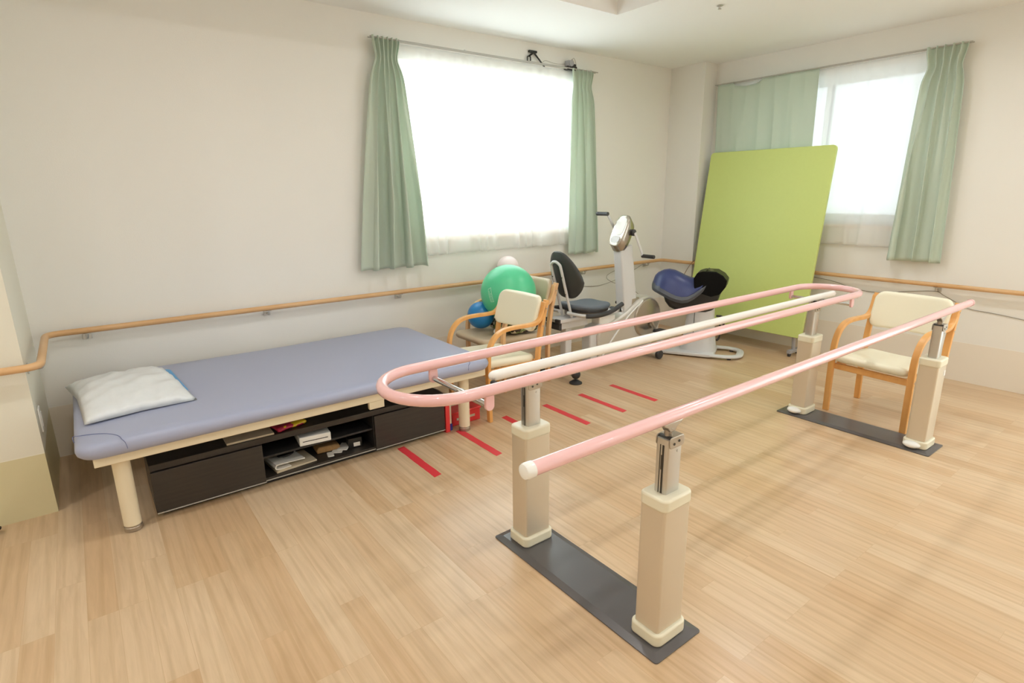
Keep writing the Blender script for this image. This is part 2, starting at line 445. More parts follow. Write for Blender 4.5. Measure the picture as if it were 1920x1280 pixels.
# back wall with the window opening
AX0, AX1, AZ0, AZ1 = 2.06, 3.93, 1.143, 2.453
bm = B()
box(bm, X0 - T, AX0, YA, YA + T, 0, ZC + 0.4); box(bm, AX1, XB + T, YA, YA + T, 0, ZC + 0.4)
box(bm, AX0, AX1, YA, YA + T, 0, AZ0); box(bm, AX0, AX1, YA, YA + T, AZ1, ZC + 0.4)
structure('wall_back', bm, 'wall', 'cream papered wall behind the blue treatment table')
BY0, BY1, BZ0, BZ1 = 1.80, 3.42, 1.19, 2.452
bm = B()
CY0, CY1, CZ0 = -2.7, 0.25, .06       # opening for an unseen window, added to bring in more daylight
box(bm, XB, XB + T, Y0 - T, CY0, 0, ZC + 0.4); box(bm, XB, XB + T, CY1, BY0, 0, ZC + 0.4); box(bm, XB, XB + T, BY1, YA, 0, ZC + 0.4)
for a, b, c in ((BY0, BY1, BZ0), (CY0, CY1, CZ0)):
    box(bm, XB, XB + T, a, b, 0, c); box(bm, XB, XB + T, a, b, BZ1, ZC + 0.4)
structure('wall_right', bm, 'wall', 'cream papered wall behind the lime green board')
bm = B(); box(bm, X0 - T, X0, Y0, YA, 0, ZC + 0.4)
structure('wall_left', bm, 'wall', 'cream wall left of the room')
bm = B(); box(bm, X0, XB, Y0 - T, Y0, 0, ZC + 0.4)
structure('wall_front', bm, 'wall', 'cream wall behind the viewer')
bm = B(); box(bm, X0, XP, YP, YA, 0, ZC)
structure('wall_pillar_left', bm, 'pillar', 'cream boxed-out wall corner at the far left')
bm = B(); box(bm, 5.24, XB, 3.70, YA, 0, ZC)
structure('wall_pillar_right', bm, 'wall', 'narrow cream pillar in the far corner')
# ceiling with a raised tray
RX0, RX1, RY0, RY1, RZ = -0.9, 3.367, -0.3, 3.152, 2.98
bm = B()
box(bm, X0, RX0, Y0, YA, ZC, ZC + 0.06); box(bm, RX1, XB, Y0, YA, ZC, ZC + 0.06)
box(bm, RX0, RX1, Y0, RY0, ZC, ZC + 0.06); box(bm, RX0, RX1, RY1, YA, ZC, ZC + 0.06)
box(bm, RX0 - .06, RX0, RY0 - .06, RY1 + .06, ZC + .06, RZ + .06); box(bm, RX1, RX1 + .06, RY0 - .06, RY1 + .06, ZC + .06, RZ + .06)
box(bm, RX0, RX1, RY0 - .06, RY0, ZC + .06, RZ + .06); box(bm, RX0, RX1, RY1, RY1 + .06, ZC + .06, RZ + .06)
box(bm, RX0, RX1, RY0, RY1, RZ, RZ + .06)
structure('ceiling', bm, 'ceiling', 'white ceiling with a raised rectangular tray')

def window(name, label, axis, a0, a1, z0, z1, w0, split, gl='glass'):
    """sliding window: frame, two sashes, panes, timber sill. axis 'x' lies in back wall, 'y' in right wall"""
    def bx(bm, s0, s1, d0, d1, c0, c1):
        if axis == 'x': box(bm, s0, s1, w0 + d0, w0 + d1, c0, c1)
        else: box(bm, w0 + d0, w0 + d1, s0, s1, c0, c1)
    bm = B(); f = 0.035
    bx(bm, a0, a1, .08, .15, z0, z0 + f); bx(bm, a0, a1, .08, .15, z1 - f, z1)
    bx(bm, a0, a0 + f, .08, .15, z0 + f, z1 - f); bx(bm, a1 - f, a1, .08, .15, z0 + f, z1 - f)
    r = structure(name, bm, 'frame_white', label, bev=.003)
    for (s0, s1, d) in ((a0 + f, split + .03, .105), (split - .03, a1 - f, .125)):
        bm = B(); g = 0.04; za, zb = z0 + f, z1 - f
        bx(bm, s0, s1, d - .012, d + .012, za, za + g + .015); bx(bm, s0, s1, d - .012, d + .012, zb - g, zb)
        bx(bm, s0, s0 + g, d - .012, d + .012, za + g + .015, zb - g); bx(bm, s1 - g, s1, d - .012, d + .012, za + g + .015, zb - g)
        s = obj('sash', bm, 'frame_white', r, smooth=False, bev=.002)
        bm = B(); bx(bm, s0 + g, s1 - g, d - .003, d + .003, za + g + .015, zb - g)
        obj('pane', bm, gl, s, smooth=False)
    bm = B(); bx(bm, a0, a1, -.012, .08, z0 - .02, z0)
    obj('sill', bm, 'rail', r, smooth=False, bev=.003)
    return r
window('window_1', 'wide sliding window with white frame in the back wall', 'x', AX0, AX1, AZ0, AZ1, YA, 2.82)
window('window_2', 'sliding window with white frame in the right wall', 'y', BY0, BY1, BZ0, BZ1, XB, 2.60, 'glass_dim')
window('daylight_fill_window', 'unseen tall window added in the right wall for extra daylight', 'y', CY0, CY1, CZ0, BZ1, XB, -1.2)

# ------------------------------------------------------------------ ceiling lamps
def downlight(x, y, label, watts, z=ZC):
    t = thing('ceiling_downlight', label, 'ceiling light', (x, y, z), 0, 'recessed downlights in the ceiling')
    bm = B(); lathe(bm, [(.062, .0), (.062, -.004), (.078, -.005), (.082, -.001), (.082, .0)], 32)
    obj('trim_ring', bm, 'white_plastic', t)
    bm = B(); lathe(bm, [(.061, -.0025), (.061, -.0005)], 32)
    obj('diffuser', bm, 'lamp', t)
    ld = bpy.data.lights.new('downlight_lamp', 'AREA'); ld.shape = 'DISK'; ld.size = .12; ld.energy = watts
    ld.color = (.985, 1, 1); ld.spread = math.radians(170)
    l = bpy.data.objects.new('downlight_lamp', ld); COL.objects.link(l); l.parent = t; l.location = (0, 0, -.008)
downlight(4.125, 2.125, 'round white recessed ceiling light shining at top right of photo', DOWNLIGHT_W * .6)
for x, y in ((4.125, .2), (4.125, -1.7), (1.4, -1.7), (-1.7, -1.7), (-1.7, .4), (-1.7, 2.3)):  # unseen lamps, added to raise the general light level
    downlight(x, y, 'round recessed fill light added out of view to brighten the room', DOWNLIGHT_W * (.6 if x > 3 else .75))
for x, y in ((.3, .6), (2.0, .6), (.3, 2.2), (2.0, 2.2)):  # fill lamps added out of sight in the tray, for floor and table
    downlight(x, y, 'round recessed fill light added unseen in the ceiling tray to brighten the floor', DOWNLIGHT_W * .5, RZ)
# small ceiling sprinkler
t = thing('ceiling_sprinkler', 'tiny metal sprinkler head on the white ceiling', 'sprinkler', (3.786, 2.594, ZC))
bm = B(); lathe(bm, [(.022, 0), (.022, -.004), (.008, -.008), (.007, -.02), (.012, -.022), (.012, -.024)], 16)
obj('sprinkler_head', bm, 'alu_bright', t)

# ------------------------------------------------------------------ timber handrail
def handrail():
    r, z = .0175, .752
    t = thing('wall_handrail', 'round honey wood handrail running along the walls', 'handrail', (2.5, YA, 0))
    path = corner_path([(-2.4, YP - .06, z), (-.222, YP - .06, z), (-.222, 4.054, z), (5.175, 4.054, z), (5.175, 3.635, z), (5.375, 3.635, z), (5.375, -2.8, z)], .075, 8)
    bm = B(); tube(bm, path, r, 16); obj('rail', bm, 'rail', t, world=True)
    def bracket(px, py, dx, dy):
        # px,py on the wall face, (dx,dy) unit normal into the room
        bm = B(); ang = math.atan2(dy, dx)
        m = Matrix.Translation((px, py, z)) @ Matrix.Rotation(ang, 4, 'Z')
        b2 = B()
        box(b2, 0.0, .006, -.022, .022, -.062, -.018)
        tube(b2, corner_path([(0.004, 0, -.045), (.06, 0, -.045), (.06, 0, -.016)], .02, 4), .0075, 10)
        box(b2, .046, .074, -.016, .016, -.021, -.0165)
        for v in b2.verts: v.co = m @ v.co
        obj('bracket', b2, 'alu_bright', t, world=True, bev=.0015)
    for x in (-.035, .977, 1.97, 2.98, 3.99, 4.95): bracket(x, YA, 0, -1)
    bracket(XP, 3.47, 1, 0); bracket(5.34, 3.70, 0, -1)
    for y in (3.35, 1.52, .1, -1.4): bracket(XB, y, -1, 0)
handrail()

# ------------------------------------------------------------------ curtains
def curtain_mesh(top0, top1, bot0, bot1, zt, zb, nrm, k, amp_t, amp_b, seed, neck=.10, gather=0.85, lat=0.35, droop=None, nv=54, edgewave=.004, kb=.62):
    """pleated cloth: k pinch pleats at the heading merging into fewer, deeper, irregular folds towards the hem"""
    rnd = random.Random(seed); bm = B(); nu = k * 20
    t0, t1, b0, b1 = (Vector(p) for p in (top0, top1, bot0, bot1)); n = Vector(nrm)
    along = (t1 - t0).normalized()
    W1 = [(rnd.uniform(-1, 1), rnd.uniform(0, 6.28)) for _ in range(4)]
    A1 = [(rnd.uniform(.5, 1), rnd.uniform(0, 6.28)) for _ in range(3)]
    k2 = k * kb; p2 = rnd.uniform(0, 6.28); V = []
    for j in range(nv + 1):
        v = j / nv; row = []
        tt = min(1, max(0, (v - neck) / (1 - neck))); g = tt ** .8; h = max(0, 1 - v / max(neck, 1e-3))
        for i in range(nu + 1):
            u = i / nu; edge = min(1, 8 * u, 8 * (1 - u))
            p = t0.lerp(t1, u).lerp(b0.lerp(b1, u), g)
            cen = t0.lerp(t1, .5).lerp(b0.lerp(b1, .5), g)
            pin = 1 - (1 - gather) * math.exp(-((v - neck) / .045) ** 2)
            p = cen + (p - cen) * pin
            wu = u + tt * .035 * sum(a * math.sin(2 * math.pi * (q + 1) * u + f) for q, (a, f) in enumerate(W1)) * edge
            tha = 2 * math.pi * k * u
            thb = 2 * math.pi * k2 * wu + p2
            mod = .75 + .45 * sum(a * math.sin(2 * math.pi * (q + 1.3) * u + f + 1.2 * v) for q, (a, f) in enumerate(A1)) / 1.5
            mod = max(.25, mod)
            m = min(1, tt * 1.5)
            wa = math.sin(tha) + .2 * math.sin(2 * tha + 1)
            wb = math.sin(thb) + .25 * math.sin(2 * thb + p2)
            d = amp_t * (1 - m * .75) * (1 + wa) * (1 - .3 * math.exp(-((v - neck) / .04) ** 2)) + amp_b * m * mod * (1 + wb) * .8
            w = (b1 - b0).length * g + (t1 - t0).length * (1 - g)
            lt = lat * edge * (w / k2 * .28 * m * math.cos(thb) * mod + w / k * .2 * (1 - m) * math.cos(tha))
            z = zt + (zb - zt) * v
            if droop and v < .5:
                c, hw, dd = droop; q = max(0, 1 - ((u - c) / hw) ** 2)
                z -= dd * q * (1 - v / .5)
            z += edgewave * math.sin(thb + 1) * v
            q = p + n * d + along * lt; row.append(bm.verts.new((q.x, q.y, z)))
        V.append(row)
    for a, b in zip(V, V[1:]):
        for i in range(nu): bm.faces.new((a[i], a[i + 1], b[i + 1], b[i]))
    return bm
def curtain(name, label, cat, m, mesh, thick, group=None):
    o = obj(name, mesh, m, angle=180)
    s = o.modifiers.new('solid', 'SOLIDIFY'); s.thickness = thick; s.offset = 0
    return tag(o, label, cat, group)
def cur_rail(name, label, p0, p1, nrm, wallc):
    t = thing(name, label, 'curtain rail', p0)
    n = Vector(nrm); a, b = Vector(p0), Vector(p1)
    for d in (.0, .032):
        bm = B(); tube(bm, [a + n * d, b + n * d], .005, 8, oval=(1, 1.0)); obj('track', bm, 'grey_strip', t, world=True)
    for f in (.04, .35, .65, .96):
        p = a.lerp(b, f); bm = B()
        q = p - n * wallc
        tube(bm, [q + n * .001 + Vector((0, 0, .008)), p + n * .04 + Vector((0, 0, .008))], .004, 6)
        obj('rail_bracket', bm, 'white_plastic', t, world=True)
    return t
cur_rail('curtain_rail', 'slim pale double curtain rail above the back wall window', (1.85, YA - .045, 2.556), (4.08, YA - .045, 2.556), (0, -1, 0), .045)
cur_rail('curtain_rail', 'slim pale double curtain rail above the right wall window', (XB - .045, 3.66, 2.512), (XB - .045, 1.56, 2.512), (-1, 0, 0), .045)
NA, NB = (0, -1, 0), (-1, 0, 0)
curtain('sheer_curtain', 'white translucent lace curtain on the unseen window added for daylight', 'curtain', 'sheer',
        curtain_mesh((XB - .030, .33, 0), (XB - .030, -2.8, 0), (XB - .022, .33, 0), (XB - .022, -2.8, 0), 2.503, .03, (-1, 0, 0), 20, .004, .018, 6, neck=.05, gather=1, lat=.25), .0006)
curtain('sheer_curtain', 'white translucent lace curtain across the back wall window', 'curtain', 'sheer',
        curtain_mesh((2.02, YA - .030, 0), (3.86, YA - .030, 0), (2.05, YA - .022, 0), (3.90, YA - .022, 0), 2.545, 1.012, NA, 17, .004, .016, 3, neck=.05, gather=1, lat=.25, edgewave=.003, kb=.9), .0006)
curtain('sheer_curtain', 'white translucent lace curtain beside the lime green board', 'curtain', 'sheer',
        curtain_mesh((XB - .030, 3.60, 0), (XB - .030, 1.76, 0), (XB - .022, 3.60, 0), (XB - .022, 1.78, 0), 2.503, 1.02, NB, 15, .004, .018, 5, neck=.05, gather=1, lat=.25), .0006)
curtain('curtain', 'wide sage green curtain bunched at left of the back wall window', 'curtain', 'curtain',
        curtain_mesh((1.86, YA - .055, 0), (2.075, YA - .055, 0), (1.66, YA - .045, 0), (2.19, YA - .045, 0), 2.565, .945, NA, 6, .022, .070, 11, neck=.085, gather=.78, lat=1.1, edgewave=.006), .003)
curtain('curtain', 'narrow sage green curtain behind the exercise bike', 'curtain', 'curtain',
        curtain_mesh((3.76, YA - .055, 0), (4.03, YA - .055, 0), (3.76, YA - .045, 0), (4.17, YA - .045, 0), 2.56, .915, NA, 5, .018, .055, 23, neck=.085, gather=.85, lat=1.0, edgewave=.006), .003)
curtain('curtain', 'sage green curtain hanging closed behind the lime green board', 'curtain', 'curtain',
        curtain_mesh((XB - .062, 3.63, 0), (XB - .062, 2.64, 0), (XB - .046, 3.60, 0), (XB - .046, 2.61, 0), 2.512, .94, NB, 7, .006, .028, 37, neck=.06, gather=1.0, lat=.5, droop=(.32, .17, .05), kb=.8), .003)
curtain('curtain', 'sage green curtain bunched at the far right of the photo', 'curtain', 'curtain',
        curtain_mesh((XB - .06, 1.84, 0), (XB - .06, 1.58, 0), (XB - .05, 1.90, 0), (XB - .05, 1.52, 0), 2.52, .925, NB, 5, .022, .068, 45, neck=.09, gather=.84, lat=1.1, edgewave=.006), .003)

# ------------------------------------------------------------------ treatment table
def treatment_table():
    t = thing('treatment_table', 'long treatment table with lavender-blue padded top and cream metal frame', 'treatment table', (.93, 3.42, 0))
    bm = B(); pad(bm, -.15, 1.985, 2.83, 4.02, .412, .485, .07, .55); 
    mt = obj('mattress', bm, 'blue_vinyl', t, world=True, angle=80)
    for sx, sy in ((-.15, 1), (1.985, -1)):
        bm = B()
        pts = [(sx + sy * (.17 * math.cos(a)) * 1.0, 2.832 + .16 * math.sin(a) ** 1.0, .4885 - .0015) for a in [math.radians(x) for x in range(0, 91, 9)]]
        pts = [(sx + sy * .185, 2.828, .44), (sx + sy * .18, 2.834, .468)] + pts + [(sx + sy * .002, 2.99, .46)]
        tube(bm, smooth_path(pts, 2), .0016, 6); obj('corner_seam', bm, 'blue_piping', mt)
        bpy.context.view_layer.update()
        mt.children[-1].data.transform(WORLD[t.name].inverted()) if mt.children else None
    bm = B()
    box(bm, -.095, 1.955, 2.872, 2.912, .366, .414); box(bm, -.095, 1.955, 3.93, 3.97, .366, .414)
    box(bm, -.095, -.055, 2.912, 3.93, .366, .414); box(bm, 1.915, 1.955, 2.912, 3.93, .366, .414)
    box(bm, .91, .95, 2.912, 3.93, .366, .414)
    obj('frame', bm, 'cream_paint', t, world=True, bev=.003)
    bm = B(); box(bm, 1.165, 1.255, 2.874, 2.90, .322, .366)
    obj('centre_block', bm, 'cream_paint', t, world=True, bev=.003)
    for x in (0.0, 1.83):
        for y in (2.945, 3.90):
            bm = B(); lathe(bm, [(.036, .03), (.036, .36)], 24, (x, y, 0))
            l = obj('leg', bm, 'cream_paint', t, world=True)
            bm = B(); box(bm, x - .075, x + .075, y - .045, y + .045, .354, .3665)
            obj('mounting_plate', bm, 'cream_paint', l, bev=.004).data.transform(WORLD[t.name].inverted())
            bm = B(); lathe(bm, [(.034, 0), (.037, .003), (.037, .02), (.035, .022), (.035, .031)], 24, (x, y, 0))
            obj('adjuster_foot', bm, 'cast', l).data.transform(WORLD[t.name].inverted())
treatment_table()

def pillow():
    t = thing('wrapped_pillow', 'pale plastic-wrapped pillow lying at the left end of the treatment table', 'pillow', (.095, 3.46, .499), math.radians(6))
    bm = B(); n = 26; V = {}
    rnd = random.Random(4)
    def hgt(u, v):
        e = (1 - abs(u) ** 3.2) * (1 - abs(v) ** 3.2)
        return max(0, e) ** .55
    for s in (1, -1):
        for i in range(n + 1):
            for j in range(n + 1):
                u, v = i / n * 2 - 1, j / n * 2 - 1
                edge = i in (0, n) or j in (0, n)
                if s == -1 and edge: continue
                x = u * .235 * (1 - .07 * (1 - abs(v)) * abs(u)); y = v * .335 * (1 - .06 * (1 - abs(u)) * abs(v))
                h = hgt(u, v)
                wr = .004 * math.sin(9 * u + 5 * v) + .003 * math.sin(17 * v - 6 * u + 1) + .004 * math.sin(23 * u * v + 3)
                z = .014 + .012 * (1 - abs(v)) - .018 * max(0, -v - .25) / .75 + (h * .068 + wr * h ** .3 if s == 1 else -h * .004)
                V[(s, i, j)] = bm.verts.new((x, y, z))
    def g(s, i, j): return V.get((s, i, j)) or V[(1, i, j)]
    for s in (1, -1):
        for i in range(n):
            for j in range(n): bm.faces.new((g(s, i, j), g(s, i + 1, j), g(s, i + 1, j + 1), g(s, i, j + 1)))
    m = mat('milky_plastic_wrap', srgb(222, 226, 229), 0.3, var=.06, vscale=26, bump=.7, bscale=24, coat=.2)
    obj('pillow_cover', bm, m, t, angle=180)
    t2 = thing('blue_pad', 'flat blue pad lying under the plastic-wrapped pillow', 'cushion pad', (.125, 3.47, .4928), math.radians(3))
    bm = B(); pad(bm, -.20, .215, -.20, .315, .0, .022, .04); obj('pad_body', bm, mat('sky_blue_vinyl', srgb(86, 160, 214), .45), t2, angle=80)
pillow()

# ------------------------------------------------------------------ low cabinet
def cabinet():
    x0, x1, xa, xb, y0, y1, top = .10, 1.70, .605, 1.222, 2.985, 3.36, .272
    t = thing('low_cabinet', 'low dark wood cabinet pushed under the treatment table', 'cabinet', ((x0 + x1) / 2, (y0 + y1) / 2, 0))
    def part(name, m, *bs, parent=t, bev=.0015):
        bm = B()
        for b in bs: box(bm, *b)
        return obj(name, bm, m, parent, world=(parent is t), bev=bev)
    part('top_panel', 'dark_wood', (x0, x1, y0 - .005, y1, .240, top))
    part('plinth', 'dark_inside', (x0 + .03, x1 - .02, y0 + .02, y1 - .02, 0, .022))
    part('bottom_panel', 'dark_wood', (x0, x1, y0, y1, .022, .040))
    part('back_panel', 'dark_inside', (x0 + .015, x1 - .015, y1 - .008, y1 - .001, .040, .240))
    part('side_panel', 'dark_wood', (x0, x0 + .018, y0, y1 - .008, .040, .240))
    part('side_panel', 'dark_wood', (x1 - .018, x1, y0, y1 - .008, .040, .240))
    part('divider', 'dark_inside', (xa - .016, xa, y0 + .003, y1 - .009, .040, .240))
    part('divider', 'dark_inside', (xb, xb + .016, y0 + .003, y1 - .009, .040, .240))
    part('shelf', 'dark_inside', (xa, xb, y0 + .012, y1 - .009, .146, .158))
    for a, b in ((x0 + .002, xa - .004), (xb + .004, x1 - .002)):
        d = part('door', 'dark_wood', (a, b, y0 - .016, y0 - .001, .030, .237))
        bm = B(); box(bm, a, b, y0 - .0185, y0 - .0158, .024, .029)
        o = obj('edge_strip', bm, 'grey_strip', d); o.data.transform(WORLD[t.name].inverted())
    bm = B(); box(bm, xa - .004, xb + .004, y0 - .0045, y0 - .0005, .024, .029)
    obj('edge_strip', bm, 'grey_strip', t, world=True)
cabinet()
def simple(name, label, cat, m, build, loc, rotz=0, group=None, bev=.001, **k):
    bm = B(); build(bm)
    o = obj(name, bm, m, None, loc, (0, 0, rotz), bev=bev, **k)
    return tag(o, label, cat, group)
# things in and on the cabinet
t = thing('white_device', 'slim white electronic box with a dark slot on the cabinet shelf', 'electronic box', (.895, 3.10, .1585), math.radians(-6))
bm = B(); box(bm, -.085, .085, -.11, .11, 0, .050); obj('body', bm, 'white_plastic', t, bev=.004)
bm = B(); box(bm, -.068, .068, -.1112, -.1095, .022, .026); obj('slot', bm, 'black', t)
simple('folded_magazine', 'thick folded pale magazine in the left of the open cabinet bay', 'magazine', 'beige_paper',
       lambda bm: (prism(bm, [(-.11, 0), (.115, 0), (.115, .008), (-.09, .014), (-.11, .011)], 'y', -.09, .09)), (.765, 3.10, .0405), math.radians(6))
def rolled(bm):
    pts = [(-.02, .0), (-.085, .002), (-.105, .012), (-.100, .026), (-.085, .030), (.06, .018)]
    ribbon(bm, [(p.x, p.y) for p in smooth_path([Vector((a, b)) for a, b in pts], 5)], -.075, .075, .005)
simple('rolled_newspaper', 'white paper rolled over on top of the folded magazine', 'newspaper', 'white_paper', rolled, (.755, 3.09, .0570), math.radians(8))
simple('black_pouch', 'small dark pouch lying on the rolled white paper', 'pouch', 'black_satin',
       lambda bm: sphere(bm, (0, 0, .012), 1, 20, 12, (.048, .03, .012)), (.74, 3.09, .089), .2)
def brown(bm):
    prism(bm, [(-.065, 0), (.065, 0), (.07, .02), (.06, .036), (-.055, .04), (-.07, .02)], 'y', -.05, .05)
simple('brown_snack_bag', 'small brown patterned bag standing in the open cabinet bay', 'bag', mat('brown_print', srgb(168, 130, 84), .5, var=.45, vscale=45), brown, (.985, 3.14, .0405), math.radians(-4), bev=.006)
for i, (x, y, r, h, lb) in enumerate(((1.035, 3.085, -30, .0405, 'flat white packet nearest the brown patterned bag'), (1.075, 3.09, -38, .0455, 'flat white packet lying on top, beside the black box'), (.975, 3.045, -12, .0405, 'small white sachet in front of the brown patterned bag'))):
    s = .6 if i == 2 else 1
    simple('white_packet', lb, 'packet', 'white_paper', lambda bm: pad(bm, -.03 * s, .03 * s, -.05 * s, .05 * s, 0, .006, .006), (x, y, h), math.radians(r), 'white packets in the open cabinet bay', bev=0)
t = thing('black_box', 'small black box with a white label in the open cabinet bay', 'box', (1.135, 3.085, .0405), math.radians(-8))
bm = B(); box(bm, -.04, .04, -.04, .04, 0, .062); obj('box_body', bm, 'black_satin', t, bev=.004)
bm = B(); box(bm, -.012, .026, -.0412, -.0398, .010, .034); obj('white_label', bm, 'white_paper', t)
simple('beige_folder', 'flat beige folder lying on the cabinet top near its left door', 'folder', 'beige_paper',
       lambda bm: box(bm, -.115, .115, -.15, .15, 0, .010), (.56, 3.14, .2725), math.radians(-1))
def packet_mat():
    m = mat('magenta_yellow_print', srgb(176, 40, 74), .3)
    nt = m.node_tree; N = nt.nodes; tc = N.new('ShaderNodeTexCoord'); n = N.new('ShaderNodeTexNoise'); n.inputs['Scale'].default_value = 16
    r = N.new('ShaderNodeValToRGB'); r.color_ramp.interpolation = 'CONSTANT'
    r.color_ramp.elements[0].color = (*srgb(176, 40, 74), 1); r.color_ramp.elements[1].position = .56; r.color_ramp.elements[1].color = (*srgb(226, 196, 40), 1)
    nt.links.new(tc.outputs['Object'], n.inputs['Vector']); nt.links.new(n.outputs['Fac'], r.inputs[0]); nt.links.new(r.outputs[0], N['Principled BSDF'].inputs['Base Color'])
    return m
simple('snack_packet', 'crumpled magenta and yellow packet lying on the cabinet top', 'snack packet', packet_mat(),
       lambda bm: pad(bm, -.085, .085, -.055, .055, 0, .026, .012, .8, fn=lambda x, y, z: (x, y, max(0.0003, z + .003 * math.sin(60 * x) * math.cos(50 * y)))), (.765, 3.06, .2725), math.radians(12), bev=0)

# red and blue things by the cabinet end
simple('red_board', 'narrow upright red board against the right end of the cabinet', 'board', 'red',
       lambda bm: box(bm, -.015, .015, -.16, .16, 0, .245), (1.722, 3.13, 0), bev=.002)
t = thing('white_board', 'thin white board with a blue foot beside the upright red board', 'board', (1.752, 3.12, 0))
bm = B(); box(bm, -.009, .009, -.13, .13, .045, .235); obj('panel', bm, 'cream_plastic', t, bev=.002)
bm = B(); box(bm, -.012, .012, -.135, .135, 0, .045); obj('blue_foot', bm, 'blue_paint', t, bev=.002)
t = thing('red_box', 'red storage box with pale labels on the floor behind the table leg', 'box', (1.900, 3.085, 0), math.radians(0))
bm = B(); box(bm, -.112, .112, -.055, .055, 0, .088); obj('box_body', bm, 'red', t, bev=.006)
bm = B(); box(bm, -.118, .118, -.061, .061, .082, .096); obj('lid', bm, 'red', t, bev=.004)
for x in (-.055, .045):
    bm = B(); box(bm, x - .022, x + .022, -.0565, -.0548, .036, .052); obj('pale_label', bm, 'beige_paper', t)

# ------------------------------------------------------------------ floor tape
for x, lb in ((1.375, 'short red floor tape strip nearest the dark cabinet'), (1.79, 'red floor tape strip starting at the red box'), (2.161, 'red floor tape strip partly hidden by the near left post'),
              (2.526, 'red floor tape strip just right of the near left post'), (2.88, 'second red floor tape strip from the exercise bike'), (3.222, 'red floor tape strip nearest the exercise bike')):
    rnd = random.Random(int(x * 100))
    def tape(bm):
        n = 14; L, R = [], []
        for i in range(n + 1):
            y = -.228 + .456 * i / n
            L.append(bm.verts.new((-.024 + rnd.uniform(-.0012, .0012), y, .0012))); R.append(bm.verts.new((.024 + rnd.uniform(-.0012, .0012), y + (.01 * rnd.random() if i in (0, n) else 0), .0012)))
        for i in range(n): bm.faces.new((L[i], R[i], R[i + 1], L[i + 1]))
        g = bmesh.ops.extrude_face_region(bm, geom=list(bm.faces))
        for v in g['geom']:
            if isinstance(v, bmesh.types.BMVert): v.co.z = .0003
    simple('floor_tape', lb, 'tape strip', 'red_tape', tape, (x, 2.727, 0), 0, 'red tape strips on the floor', bev=0)

